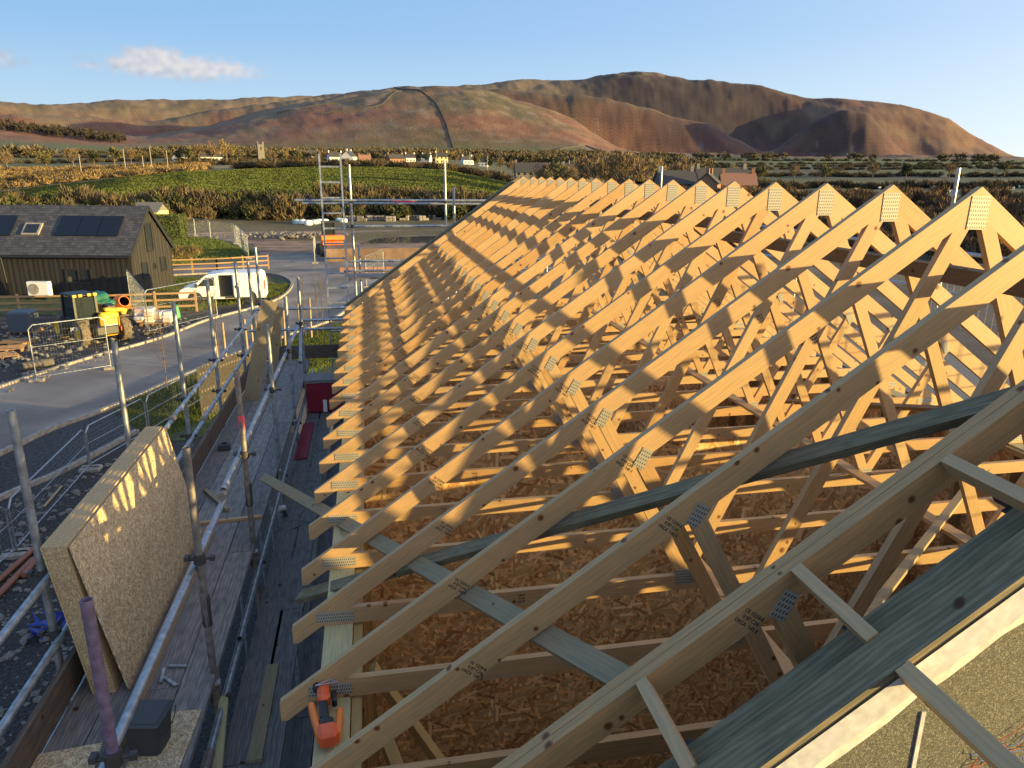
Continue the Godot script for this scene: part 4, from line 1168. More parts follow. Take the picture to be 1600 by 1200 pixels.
func telehandler() -> void:
	var o := thing("telehandler", "yellow and black telehandler with muddy tyres parked by the post and rail fence", "telehandler", Vector3(-14.65, GROUND, -31.6), 0.70)
	for s in [-1.0, 1.0]:
		wheel(o, Vector3(0.86 * s, 0.56, 0.35), Vector3.RIGHT, 0.56, 0.38, 12, M.yellow)
		wheel(o, Vector3(0.86 * s, 0.56, -1.9), Vector3.RIGHT, 0.56, 0.38, 12, M.yellow)
	var b := MB.new()
	rounded_box(b, Transform3D(Basis(), Vector3(0, 0.62, -0.8)), Vector3(1.05, 0.42, 3.3), 0.06)
	rounded_box(b, Transform3D(Basis(), Vector3(-0.55, 0.95, -0.6)), Vector3(0.9, 0.5, 1.5), 0.06)
	part(o, "chassis", b, M.black)
	b = MB.new()
	rounded_box(b, Transform3D(Basis(), Vector3(0.22, 1.02, 0.62)), Vector3(0.80, 0.72, 0.35), 0.09)
	rounded_box(b, Transform3D(Basis(), Vector3(0.22, 0.55, 0.66)), Vector3(0.62, 0.40, 0.30), 0.08)
	part(o, "counterweight", b, M.yellow)
	lettering(o, "lettering", "JCB", 0.17, M.black, Transform3D(Basis(), Vector3(0.30, 1.12, 0.80)))
	lettering(o, "lettering", "JCB", 0.20, M.white_paint, Transform3D(Basis(Vector3.UP, -0.7), Vector3(-1.15, 0.80, 0.45)))
	b = MB.new()
	b.bx(Vector3(0.22, 0.78, 0.80), Vector3(0.50, 0.12, 0.012))
	part(o, "number_plate", b, M.white_paint)
	b = MB.new()
	rounded_box(b, Transform3D(Basis(Vector3.BACK, -0.12), Vector3(0.50, 1.44, 0.55)), Vector3(0.85, 0.16, 0.3), 0.05)
	rounded_box(b, Transform3D(Basis(Vector3.BACK, -0.5), Vector3(0.92, 1.30, 0.5)), Vector3(0.22, 0.30, 0.22), 0.05)
	part(o, "hood", b, M.yellow)
	# boom over the right-hand side, cab on the other
	b = MB.new()
	b.bar(Vector3(0.45, 1.50, 0.35), Vector3(0.45, 1.15, -3.0), 0.34, 0.34)
	part(o, "boom", b, M.yellow)
	b = MB.new()
	rounded_box(b, Transform3D(Basis(), Vector3(0.42, 1.45, 0.30)), Vector3(0.42, 0.44, 0.5), 0.06)
	part(o, "boom_pivot", b, M.black)
	b = MB.new()
	for x in [-0.98, -0.10]:
		for z in [0.30, -0.85]:
			b.bar(Vector3(x, 0.95, z * 1.1), Vector3(x * 0.98, 2.12, z), 0.09, 0.09, Vector3.BACK)
	b.bx(Vector3(-0.54, 1.15, 0.30), Vector3(0.9, 0.1, 0.08))
	part(o, "cab_frame", b, M.black)
	b = MB.new()
	b.flat([Vector3(-0.94, 1.2, 0.33), Vector3(-0.14, 1.2, 0.33), Vector3(-0.14, 2.08, 0.30), Vector3(-0.94, 2.08, 0.30)], Vector3.BACK)
	b.flat([Vector3(-0.97, 1.0, 0.30), Vector3(-0.97, 1.0, -0.9), Vector3(-0.96, 2.08, -0.83), Vector3(-0.96, 2.08, 0.27)], Vector3.LEFT)
	b.flat([Vector3(-0.11, 1.0, 0.30), Vector3(-0.11, 1.0, -0.9), Vector3(-0.11, 2.08, -0.83), Vector3(-0.11, 2.08, 0.27)], Vector3.RIGHT)
	part(o, "cab_glass", b, M.screen)
	b = MB.new()
	rounded_box(b, Transform3D(Basis(), Vector3(-0.54, 2.16, -0.28)), Vector3(1.0, 0.10, 1.3), 0.04)
	part(o, "cab_roof", b, M.black)
	b = MB.new()
	for x in [-0.95, -0.72, -0.36, -0.13]:
		rounded_box(b, Transform3D(Basis(), Vector3(x, 2.17, 0.40)), Vector3(0.16, 0.12, 0.10), 0.02)
	part(o, "work_lamp", b, M.yellow)
	for s in [-1.0, 1.0]:
		b = MB.new()
		b.bx(Vector3(0.22 + 0.45 * s, 0.62, 0.72), Vector3(0.10, 0.22, 0.06))
		part(o, "tail_light", b, M.red_orange)
		b = MB.new()
		b.bar(Vector3(0.86 * s, 1.16, -0.05), Vector3(0.86 * s, 1.16, 0.75), 0.40, 0.04)
		part(o, "mudguard", b, M.black)
	var sk := thing("sheeted_skip", "green tarpaulin bundle behind the telehandler", "tarpaulin", Vector3(-16.297, -7.2, -36.105), 0.4)
	b = MB.new()
	for k in 18:
		rounded_box(b, Transform3D(Basis(Vector3(rng.randf(), rng.randf(), rng.randf()).normalized(), rng.randf() * 0.5), Vector3(rng.randf_range(-0.6, 0.6), 0.7 + rng.randf_range(0, 0.65), rng.randf_range(-0.5, 0.5))), Vector3(0.7, 0.35, 0.6), 0.08)
	part(sk, "sheet", b, M.green_tarp)
	b = MB.new()
	b.bx(Vector3(0, 0.35, 0), Vector3(1.6, 0.7, 1.2))
	part(sk, "pallet_load", b, M.stone)

func house() -> void:
	var at := Vector3(-16.7, GROUND, -44.3)
	var th := atan2(0.208, 0.978)
	# local x runs right along the front, local z towards the viewer; the front right corner is the origin
	var o := thing("black_clad_house", "black timber clad house with grey slate roof and solar panels", "house", at, -0.2095)
	var D := 5.0
	var L := 15.0
	var E := 2.5
	var R := 5.15
	var b := MB.new()
	b.bx(Vector3(-L / 2, E / 2, -D / 2), Vector3(L, E, D))
	var core := MB.new()
	core.prism(PackedVector2Array([Vector2(0, 0), Vector2(0, E), Vector2(D / 2, R - 0.15), Vector2(D, E), Vector2(D, 0)]), 0, L)
	part(o, "wall", core, M.black, Transform3D(Basis(Vector3.UP, PI / 2) * Basis.from_scale(Vector3(1, 1, -1)), Vector3(0, 0, 0)))
	for q in 3:
		var f := MB.new()
		var x := -0.08
		var k := 0
		while x > -L:
			if k % 3 == q:
				f.off = Vector2(rng.randf(), rng.randf())
				f.bar(Vector3(x, 0.1, 0.014 + 0.012 * (k % 2)), Vector3(x, E, 0.014 + 0.012 * (k % 2)), 0.145, 0.026, Vector3.BACK)
			x -= 0.155
			k += 1
		x = -0.08
		k = 0
		while x > -D:
			var y := E + (R - 0.2 - E) * (1.0 - absf(-x - D / 2) / (D / 2))
			if k % 3 == q:
				f.bar(Vector3(0.014 + 0.012 * (k % 2), 0.1, x), Vector3(0.014 + 0.012 * (k % 2), y, x), 0.145, 0.026, Vector3.RIGHT)
			x -= 0.155
			k += 1
		part(o, "cladding", f, M.cladding[q])
	var sl := Vector2(D / 2 + 0.25, R - E + 0.1)
	for s in [-1.0, 1.0]:
		b = MB.new()
		var eave := Vector3(0, E - 0.1, -D / 2 + s * (D / 2 + 0.25))
		var ridge := Vector3(0, R, -D / 2)
		var n := Vector3(0, sl.x, s * sl.y).normalized()
		var w := sl.length()
		b.face([eave + Vector3(0.15, 0, 0) + n * 0.12, eave + Vector3(-L, 0, 0) + n * 0.12, ridge + Vector3(-L, 0, 0) + n * 0.12, ridge + Vector3(0.15, 0, 0) + n * 0.12], n, [Vector2(0, 0), Vector2(L, 0), Vector2(L, w), Vector2(0, w)])
		b.flat([eave + Vector3(0.15, 0, 0) + n * 0.12, eave + Vector3(-L, 0, 0) + n * 0.12, eave + Vector3(-L, 0, 0), eave + Vector3(0.15, 0, 0)], Vector3(0, -1, s))
		b.flat([eave + Vector3(0.15, 0, 0) + n * 0.12, ridge + Vector3(0.15, 0, 0) + n * 0.12, ridge + Vector3(0.15, 0, 0), eave + Vector3(0.15, 0, 0)], Vector3.RIGHT)
		var roof := part(o, "roof", b, M.slate)
		var barge := MB.new()
		barge.bar(eave + Vector3(0.17, 0.0, 0), ridge + Vector3(0.17, 0.0, 0), 0.03, 0.24)
		part(roof, "bargeboard", barge, M.black)
		if s > 0:
			var up := (ridge - eave).normalized()
			var onroof := func(l: float, t: float) -> Vector3: return eave + Vector3(-l, 0, 0) + up * t * w + n * 0.135
			for x in [1.0, 2.27, 3.54, 7.5, 8.77, 10.0]:
				var sp := MB.new()
				var c: Vector3 = onroof.call(x + 0.62, 0.57)
				sp.box(Transform3D(Basis(Vector3.RIGHT, up, n), c + n * 0.03), Vector3(1.24, 1.55, 0.05))
				part(roof, "solar_panel", sp, M.solar)
			var rl := MB.new()
			var cc: Vector3 = onroof.call(6.3, 0.50)
			rl.box(Transform3D(Basis(Vector3.RIGHT, up, n), cc + n * 0.03), Vector3(1.05, 0.9, 0.09))
			var win := part(roof, "roof_window", rl, M.concrete)
			rl = MB.new()
			rl.box(Transform3D(Basis(Vector3.RIGHT, up, n), cc + n * 0.08), Vector3(0.8, 0.68, 0.02))
			part(win, "pane", rl, M.glass)
			var vt := MB.new()
			var vc: Vector3 = onroof.call(9.6, 0.22)
			vt.tube(vc, vc + Vector3(0, 0.22, 0), 0.10, 0.14, 8)
			part(roof, "vent", vt, M.black)
	b = MB.new()
	b.tube(Vector3(0.1, E - 0.12, 0.33), Vector3(-L, E - 0.12, 0.33), 0.065, -1, 8)
	b.tube(Vector3(-7.6, E - 0.15, 0.32), Vector3(-7.6, 0.1, 0.10), 0.045, -1, 8)
	part(o, "gutter", b, M.black)
	for w in [[-2.5, -4.0, 0.85, 1.62], [-7.5 - 0.8, -9.8, 0.9, 1.62]]:
		window(o, Vector3((w[0] + w[1]) / 2, (w[2] + w[3]) / 2, 0.05), w[0] - w[1], w[3] - w[2], Vector3.BACK, 2)
	window(o, Vector3(0.05, 1.45, -1.35), 0.65, 0.85, Vector3.RIGHT, 1)
	window(o, Vector3(0.05, 1.55, -3.7), 0.65, 0.85, Vector3.RIGHT, 1)
	window(o, Vector3(0.05, 1.55, -2.6), 0.22, 0.30, Vector3.RIGHT, 1)
	window(o, Vector3(0.05, 3.35, -2.3), 0.75, 1.7, Vector3.RIGHT, 1)
	b = MB.new()
	b.bx(Vector3(-1.55, 1.12, 0.06), Vector3(0.26, 0.30, 0.12))
	part(o, "vent_grille", b, M.black)
	# heat pumps by the wall
	for x in [-5.4, -9.2]:
		var hp := thing("heat_pump", "white heat pump unit standing by the black clad house", "heat pump", at + Vector3(x * 0.978 + 0.1, 0, x * 0.208 + 1.1), -0.2095, "heat pumps at the house wall")
		b = MB.new()
		rounded_box(b, Transform3D(Basis(), Vector3(0, 0.62, 0)), Vector3(1.25, 0.85, 0.4), 0.03)
		part(hp, "casing", b, M.white_paint)
		b = MB.new()
		b.lathe(Vector3(-0.22, 0.62, 0.202), Vector3.BACK, [Vector2(0, 0.32), Vector2(0.012, 0.32), Vector2(0.012, 0.02)], 18)
		part(hp, "fan_grille", b, M.concrete)
		b = MB.new()
		for sx in [-0.45, 0.45]:
			b.bx(Vector3(sx, 0.1, 0), Vector3(0.12, 0.2, 0.45))
		part(hp, "foot", b, M.black)

func window(parent: Node, c: Vector3, w: float, h: float, n: Vector3, panes: int) -> void:
	var x := Vector3.UP.cross(n)
	var t := Transform3D(Basis(x, Vector3.UP, n), c)
	var b := MB.new()
	for s in [-1.0, 1.0]:
		b.box(t * Transform3D(Basis(), Vector3(s * w / 2, 0, 0)), Vector3(0.07, h + 0.07, 0.09))
		b.box(t * Transform3D(Basis(), Vector3(0, s * h / 2, 0)), Vector3(w - 0.07, 0.07, 0.09))
	if panes > 1:
		b.box(t, Vector3(0.06, h - 0.07, 0.08))
	var f := part(parent, "window", b, M.black)
	for k in panes:
		b = MB.new()
		b.box(t * Transform3D(Basis(), Vector3((k + 0.5 - panes / 2.0) * w / panes, 0, -0.01)), Vector3(w / panes - 0.08, h - 0.08, 0.02))
		part(f, "pane", b, M.glass)

func site() -> void:
	var left: Array = smooth([Vector3(-16.808, -7.2, -20.718), Vector3(-15.391, -7.2, -24.911), Vector3(-14.032, -7.2, -28.29), Vector3(-12.241, -7.2, -31.722), Vector3(-11.008, -7.2, -35.92), Vector3(-9.149, -7.2, -39.366), Vector3(-8.198, -7.2, -42.291), Vector3(-7.942, -7.2, -46.631), Vector3(-8.416, -7.2, -50.327), Vector3(-9.959, -7.2, -53.631), Vector3(-13.069, -7.2, -54.82), Vector3(-17.111, -7.2, -53.98)], 4)
	var right: Array = smooth([Vector3(-13.565, -7.2, -14.609), Vector3(-12.597, -7.2, -17.594), Vector3(-12.077, -7.2, -19.374), Vector3(-10.955, -7.2, -21.49), Vector3(-9.812, -7.2, -24.564), Vector3(-8.288, -7.2, -28.329), Vector3(-6.422, -7.2, -31.88), Vector3(-4.814, -7.2, -35.093), Vector3(-3.033, -7.2, -42.696), Vector3(0.036, -7.2, -52.519), Vector3(6.179, -7.2, -54.729)], 4)
	var road: Array = left.duplicate()
	road += [Vector3(-18.472, -7.2, -59.125), Vector3(-13.085, -7.2, -60.943), Vector3(-12.801, -7.2, -67.91), Vector3(-6.311, -7.2, -70.531), Vector3(0.717, -7.2, -64.949), Vector3(8.419, -7.2, -61.763)]
	var rr := right.duplicate()
	rr.reverse()
	road += rr
	sheet("road", road, GROUND + 0.02, M.road)
	kerb(left)
	kerb(right)
	# dark new tarmac footway along the near side, earth beyond it
	var edge: Array = smooth([Vector3(-11.671, -7.2, -11.041), Vector3(-11.22, -7.2, -14.022), Vector3(-10.521, -7.2, -15.763), Vector3(-9.567, -7.2, -17.907), Vector3(-8.551, -7.2, -20.669)], 4)
	var fw: Array = smooth([Vector3(-13.368, -7.2, -14.237), Vector3(-12.491, -7.2, -17.339), Vector3(-11.989, -7.2, -19.135), Vector3(-10.984, -7.2, -20.957)], 4)
	fw.append(Vector3(-9.737, -7.2, -19.138))
	var fe: Array = smooth([Vector3(-12.095, -7.2, -11.841), Vector3(-11.346, -7.2, -14.318), Vector3(-10.552, -7.2, -15.852), Vector3(-9.607, -7.2, -18.664)], 4)
	fe.reverse()
	sheet("footway", fw + fe, GROUND + 0.024, M.tarmac)
	fe.reverse()
	kerb(fe)
	sheet("gravel_strip", fe + [Vector3(-7.005, -7.2, -27.221), Vector3(-6.13, -7.2, -21.664), Vector3(-3.915, -7.2, -13.8), Vector3(-5.075, -7.2, -4.203), Vector3(-9.36, -7.2, -4.995)], GROUND + 0.012, M.gravel)
	sheet("grass_verge", [Vector3(-10.927, -7.2, -21.079), Vector3(-9.711, -7.2, -24.113), Vector3(-8.198, -7.2, -27.75), Vector3(-6.357, -7.2, -31.163), Vector3(-3.529, -7.2, -34.886), Vector3(-3.444, -7.2, -26.624), Vector3(-6.167, -7.2, -20.257), Vector3(-7.907, -7.2, -17.617), Vector3(-8.956, -7.2, -17.8), Vector3(-9.645, -7.2, -19.122)], GROUND + 0.03, M.grass_ground)
	# the other side: gravel with rubble, lawns, yard
	sheet("gravel_yard", [Vector3(-17.332, -7.2, -20.46), Vector3(-15.325, -7.2, -24.65), Vector3(-13.922, -7.2, -27.953), Vector3(-12.138, -7.2, -31.305), Vector3(-10.907, -7.2, -35.398), Vector3(-9.038, -7.2, -38.543), Vector3(-8.457, -7.2, -40.741), Vector3(-12.312, -7.2, -38.482), Vector3(-15.264, -7.2, -37.656), Vector3(-25.49, -7.2, -37.594)], GROUND + 0.012, M.gravel)
	sheet("lawn", [Vector3(-27.519, -7.2, -38.755), Vector3(-18.038, -7.2, -38.647), Vector3(-12.397, -7.2, -38.882), Vector3(-9.236, -7.2, -40.003), Vector3(-8.187, -7.2, -42.526), Vector3(-8.023, -7.2, -46.643), Vector3(-8.44, -7.2, -49.691), Vector3(-9.833, -7.2, -52.55), Vector3(-12.884, -7.2, -53.706), Vector3(-16.99, -7.2, -52.931), Vector3(-17.86, -7.2, -46.786), Vector3(-29.326, -7.2, -44.909)], GROUND + 0.016, M.grass_ground)
	sheet("van_parking", [Vector3(-12.96, -7.2, -39.365), Vector3(-8.759, -7.2, -39.51), Vector3(-8.358, -7.2, -42.082), Vector3(-8.78, -7.2, -43.838), Vector3(-13.707, -7.2, -43.388)], GROUND + 0.021, M.gravel)
	sheet("lawn", [Vector3(-18.679, -7.2, -59.993), Vector3(-13.404, -7.2, -62.37), Vector3(-13.069, -7.2, -69.074), Vector3(-15.513, -7.2, -79.143), Vector3(-20.659, -7.2, -87.87), Vector3(-25.764, -7.2, -87.623), Vector3(-23.095, -7.2, -71.015)], GROUND + 0.016, M.grass_ground)
	sheet("yard", [Vector3(-56.868, -7.2, -91.463), Vector3(-26.781, -7.2, -93.26), Vector3(-14.859, -7.2, -79.058), Vector3(-12.573, -7.2, -67.878), Vector3(-6.216, -7.2, -71.138), Vector3(0.746, -7.2, -65.493), Vector3(15.193, -7.2, -60.816), Vector3(29.494, -7.2, -112.271), Vector3(-0.432, -7.2, -116.88), Vector3(-28.801, -7.2, -116.581), Vector3(-69.306, -7.2, -113.802)], GROUND + 0.008, M.dirt)
	sheet("puddle", smooth([Vector3(-3.97, -7.2, -77.654), Vector3(-1.882, -7.2, -83.801), Vector3(1.87, -7.2, -86.013), Vector3(6.452, -7.2, -86.386), Vector3(10.46, -7.2, -82.269), Vector3(8.324, -7.2, -77.596), Vector3(1.415, -7.2, -77.712), Vector3(-3.97, -7.2, -77.654)], 3), GROUND + 0.016, M.water)
	sheet("rough_grass", smooth([Vector3(-11.551, -7.2, -81.698), Vector3(-7.09, -7.2, -88.971), Vector3(-0.928, -7.2, -94.333), Vector3(7.657, -7.2, -97.898), Vector3(16.251, -7.2, -96.929), Vector3(13.037, -7.2, -88.513), Vector3(1.972, -7.2, -87.877), Vector3(-4.01, -7.2, -81.55), Vector3(-11.551, -7.2, -81.698)], 3), GROUND + 0.014, mat(0.20, 0.15, 0.045, 0.95, 0, M.grass_ground.albedo_texture, 0.2, true))
	# grass blades on the lawns and verges
	grass_patch([Vector3(-12.354, -7.2, -38.681), Vector3(-8.163, -7.2, -43.003), Vector3(-8.176, -7.2, -47.82), Vector3(-16.725, -7.2, -52.892), Vector3(-15.427, -7.2, -38.228)], 2600, 0.16)
	grass_patch([Vector3(-18.679, -7.2, -59.993), Vector3(-13.028, -7.2, -67.941), Vector3(-20.49, -7.2, -86.971), Vector3(-25.267, -7.2, -85.863)], 1800, 0.2)
	grass_patch([Vector3(-10.927, -7.2, -21.079), Vector3(-8.198, -7.2, -27.75), Vector3(-4.15, -7.2, -34.138), Vector3(-3.954, -7.2, -26.709), Vector3(-8.956, -7.2, -17.8)], 4200, 0.11)
	# rubble on the gravel
	var st := MultiMesh.new()
	stones([Vector3(-15.654, -7.2, -21.896), Vector3(-12.311, -7.2, -32.005), Vector3(-11.201, -7.2, -36.123), Vector3(-15.158, -7.2, -37.284), Vector3(-21.956, -7.2, -35.452)], 900, 0.05, 0.22, "rubble", "loose grey stones scattered on the gravel round the telehandler")
	stones([Vector3(-8.179, -7.2, -5.229), Vector3(-11.95, -7.2, -12.9), Vector3(-10.444, -7.2, -15.15), Vector3(-9.453, -7.2, -16.666), Vector3(-6.315, -7.2, -10.074), Vector3(-6.529, -7.2, -4.925)], 1300, 0.03, 0.12, "rubble", "loose dark stones on the ground below the scaffold")
	# fences
	rail_fence([Vector3(-25.32, -7.2, -38.919), Vector3(-16.081, -7.2, -38.333), Vector3(-12.085, -7.2, -38.638)], "brown post and rail fence in front of the black clad house")
	rail_fence([Vector3(-17.422, -7.2, -54.734), Vector3(-14.066, -7.2, -55.338), Vector3(-10.561, -7.2, -56.757)], "brown post and rail fence behind the white van")
	mesh_panel(Vector3(-14.666, -7.2, -24.957), Vector3(-12.63, -7.2, -26.328), 2.05, "bent mesh fence panel in front of the telehandler")
	mesh_panel(Vector3(-12.953, -7.2, -32.808), Vector3(-16.072, -7.2, -41.084), 2.05, "mesh fence panel seen edge on beside the cement mixer")
	mesh_panel(Vector3(-12.953, -7.2, -32.808), Vector3(-10.696, -7.2, -36.743), 2.05, "mesh fence panel beside the wrapped bags, next to the road")
	var hp := [Vector3(-15.518, -7.2, -81.415), Vector3(-19.12, -7.2, -85.096), Vector3(-21.9, -7.2, -87.146), Vector3(-23.505, -7.2, -88.219)]
	mesh_panel(Vector3(-13.112, -7.2, -64.268), Vector3(-16.375, -7.2, -78.524), 2.05, "mesh fence panel at the corner of the far lawn", "")
	mesh_panel(Vector3(-16.624, -7.2, -79.286), Vector3(-20.16, -7.2, -85.226), 2.05, "mesh fence panel along the far lawn by the dirt yard", "mesh panels along the far lawn")
	mesh_panel(Vector3(-20.393, -7.2, -86.099), Vector3(-22.751, -7.2, -89.932), 2.05, "mesh fence panel along the far lawn by the dirt yard", "mesh panels along the far lawn")
	mesh_panel(Vector3(-23.021, -7.2, -90.894), Vector3(-24.712, -7.2, -87.493), 2.05, "mesh fence panel along the far lawn by the dirt yard", "mesh panels along the far lawn")
	mesh_panel(Vector3(-3.11, -7.2, -45.892), Vector3(-1.897, -7.2, -50.341), 2.05, "mesh fence panel at the end of the road by the far gable", "")
	mesh_panel(Vector3(-7.314, -7.2, -60.12), Vector3(-7.421, -7.2, -63.471), 2.05, "narrow mesh panel seen edge on at the far road edge", "")
	# low mesh barriers along the footway below the scaffold
	var bar_pts := [Vector3(-9.954, -7.2, -10.073), Vector3(-9.826, -7.2, -11.484), Vector3(-9.923, -7.2, -15.867), Vector3(-9.187, -7.2, -18.371), Vector3(-8.202, -7.2, -21.872)]
	for k in 4:
		mesh_panel(bar_pts[k], bar_pts[k + 1] + (bar_pts[k] - bar_pts[k + 1]).normalized() * 0.1, 1.15, "low mesh barrier standing along the dark footway", "low barriers along the footway")
	# slatted fence and posts by the verge
	var sf := thing("slat_fence", "grey upright slat fence by the verge under the scaffold", "fence")
	var f0 := Vector3(-7.997, -7.2, -19.611)
	var f1 := Vector3(-6.464, -7.2, -22.73)
	for k in 26:
		var p: Vector3 = f0.lerp(f1, k / 25.0)
		pbar(sf, "slat", p, p + Vector3(0, 1.6 + 0.04 * (k % 3), 0), 0.075, 0.022, M.grey_fence, Vector3.BACK)
	for y in [0.3, 0.85, 1.4]:
		pbar(sf, "rail", f0 + Vector3(0, y, -0.05), f1 + Vector3(0, y, -0.05), 0.04, 0.08, M.grey_fence)
	for p in [Vector3(-8.546, -7.2, -25.258), Vector3(-8.347, -7.2, -25.701), Vector3(-7.636, -7.2, -26.276), Vector3(-7.473, -7.2, -26.66), Vector3(-7.115, -7.2, -28.134), Vector3(-6.749, -7.2, -28.539), Vector3(-6.546, -7.2, -29.108), Vector3(-6.015, -7.2, -30.427), Vector3(-5.555, -7.2, -30.62), Vector3(-7.411, -7.2, -27.289), Vector3(-6.949, -7.2, -28.931)]:
		var q := MB.new()
		q.tube(p, p + Vector3(rng.randf_range(-0.05, 0.05), 1.5 + rng.randf() * 0.4, 0), 0.05, 0.045, 8)
		one("tree_stake", q, M.stake, "round wooden tree stake standing in the road verge", "stake", "tree stakes in the verge")
	for p in [Vector3(-8.431, -7.2, -24.868), Vector3(-9.809, -7.2, -22.906), Vector3(-6.681, -7.2, -28.887), Vector3(-7.382, -7.2, -27.068), Vector3(-6.854, -7.2, -28.09), Vector3(-5.831, -7.2, -30.938), Vector3(-5.271, -7.2, -30.573), Vector3(-5.106, -7.2, -31.664)]:
		sapling(p, 2.3 + rng.randf() * 1.2)
	# clay pipes and blue sacking on the dark ground
	for q in [[Vector3(-9.732, -7.2, -10.033), Vector3(-9.541, -7.2, -11.692)], [Vector3(-9.492, -7.2, -9.484), Vector3(-9.406, -7.2, -11.108)], [Vector3(-9.322, -7.2, -10.503), Vector3(-9.374, -7.2, -11.557)]]:
		var b := MB.new()
		b.tube(q[0] + Vector3(0, 0.08, 0), q[1] + Vector3(0, 0.08, 0), 0.055, -1, 10)
		one("drain_pipe", b, mat(0.26, 0.10, 0.055, 0.6), "brown plastic drain pipe lying on the rubble below the scaffold", "pipe", "drain pipes below the scaffold")
	var lath := Vector3(-10.168, -7.2, -13.667)
	timber("survey_lath", lath + Vector3(0, 0.06, 0), Vector3(-10.222, -7.2, -14.805) + Vector3(0, 0.06, 0), 0.04, 0.03, M.truss[2], "pale lath lying on the earth beside the footway", "batten")
	var bs := thing("blue_sack", "crumpled blue sack on the dark rubble below the scaffold", "sack", Vector3(-8.199, -7.2, -8.69))
	var bb := MB.new()
	for k in 26:
		var d := Vector3(rng.randf_range(-1, 1), rng.randf_range(0.1, 0.8), rng.randf_range(-1, 1)) * 0.3
		var d2 := d + Vector3(rng.randf_range(-1, 1), rng.randf_range(-0.3, 0.6), rng.randf_range(-1, 1)) * 0.25
		bb.flat([d * 0.4, d, d2], Vector3.UP)
	part(bs, "sheet", bb, mat(0.03, 0.05, 0.30, 0.5))
	# dark car at the left edge: flank and wheel
	var car := thing("parked_car", "black car parked on the road below the scaffold, mostly out of view", "car", Vector3(-14.131, -7.2, -15.06), 0.95)
	bb = MB.new()
	bb.prism(PackedVector2Array([Vector2(-2.1, 0.3), Vector2(-2.15, 0.75), Vector2(-1.3, 0.95), Vector2(-0.5, 1.42), Vector2(0.9, 1.45), Vector2(1.7, 1.0), Vector2(2.1, 0.85), Vector2(2.1, 0.3)]), -0.85, 0.85)
	part(car, "body", bb, M.black)
	for x in [-1.35, 1.35]:
		for s in [-1.0, 1.0]:
			wheel(car, Vector3(x, 0.32, 0.80 * s), Vector3.BACK, 0.32, 0.22, 0, M.steel, false)
	mixer()
	pallets()
	shed()
	dumper()

func sapling(p: Vector3, h: float) -> void:
	var o := thing("sapling", "thin bare sapling planted in the road verge", "tree", p, 0, "bare saplings along the road")
	var b := MB.new()
	b.tube(Vector3.ZERO, Vector3(0.03, h, 0.02), 0.018, 0.006, 5)
	part(o, "trunk", b, M.bark)
	b = MB.new()
	for k in 26:
		var y := h * rng.randf_range(0.3, 0.98)
		var a := rng.randf() * TAU
		var l := (h - y) * 0.35 + 0.15
		var e := Vector3(cos(a) * l * 0.6, l, sin(a) * l * 0.6)
		b.tube(Vector3(0.02, y, 0.01), Vector3(0.02, y, 0.01) + e, 0.006, 0.002, 3, false)
	part(o, "crown", b, M.bark)

func inside(p: Vector2, poly: PackedVector2Array) -> bool:
	return Geometry2D.is_point_in_polygon(p, poly)

func scatter(pts: Array, n: int) -> Array:
	var poly := PackedVector2Array()
	var lo := Vector2(1e9, 1e9)
	var hi := -lo
	for p in pts:
		var q := Vector2(p.x, p.z)
		poly.append(q)
		lo = lo.min(q)
		hi = hi.max(q)
	var r := []
	var tries := 0
	while r.size() < n and tries < n * 20:
		tries += 1
		var q := Vector2(rng.randf_range(lo.x, hi.x), rng.randf_range(lo.y, hi.y))
		if inside(q, poly):
			r.append(Vector3(q.x, GROUND, q.y))
	return r

func multi(called: String, mesh: Mesh, m: Material, xfs: Array, label: String, cat: String, cols := []) -> void:
	var mm := MultiMesh.new()
	mm.transform_format = MultiMesh.TRANSFORM_3D
	mm.use_colors = cols.size() > 0
	mm.mesh = mesh
	mm.instance_count = xfs.size()
	for k in xfs.size():
		mm.set_instance_transform(k, xfs[k])
		if cols.size():
			mm.set_instance_color(k, cols[k])
	var o := MultiMeshInstance3D.new()
	o.name = numbered(called)
	o.multimesh = mm
	o.material_override = m
	add_child(o)
	tag(o, label, cat, "", "stuff")

func grass_patch(pts: Array, n: int, h: float) -> void:
	var b := MB.new()
	for k in 16:
		b.col = Color(0.10, 0.125, 0.025) * rng.randf_range(0.7, 1.35)
		var a := rng.randf() * TAU
		var o := Vector3(rng.randf_range(-0.14, 0.14), 0, rng.randf_range(-0.14, 0.14))
		var d := Vector3(cos(a), 0, sin(a)) * 0.014
		b.flat([o - d, o + d, o + Vector3(rng.randf_range(-0.06, 0.06), rng.randf_range(0.5, 1.0) * h, rng.randf_range(-0.06, 0.06))], Vector3.UP)
	var xs := []
	for p in scatter(pts, n):
		xs.append(Transform3D(Basis(Vector3.UP, rng.randf() * TAU).scaled(Vector3.ONE * rng.randf_range(0.6, 1.4)), p + Vector3(0, 0.015, 0)))
	multi("grass", b.done(), M.leaf, xs, "short rough green grass on the lawn and verge", "grass")

func stones(pts: Array, n: int, lo: float, hi: float, called: String, label: String) -> void:
	var b := MB.new()
	rock(b, Vector3.ZERO, 1.0)
	var xs := []
	for p in scatter(pts, n):
		var s := lo + (hi - lo) * pow(rng.randf(), 3.0)
		xs.append(Transform3D(Basis(Vector3(rng.randf(), rng.randf(), rng.randf()).normalized(), rng.randf() * TAU).scaled(Vector3(s, s * 0.7, s)), p + Vector3(0, s * 0.25, 0)))
	multi(called, b.done(), M.stone, xs, label, "stones")

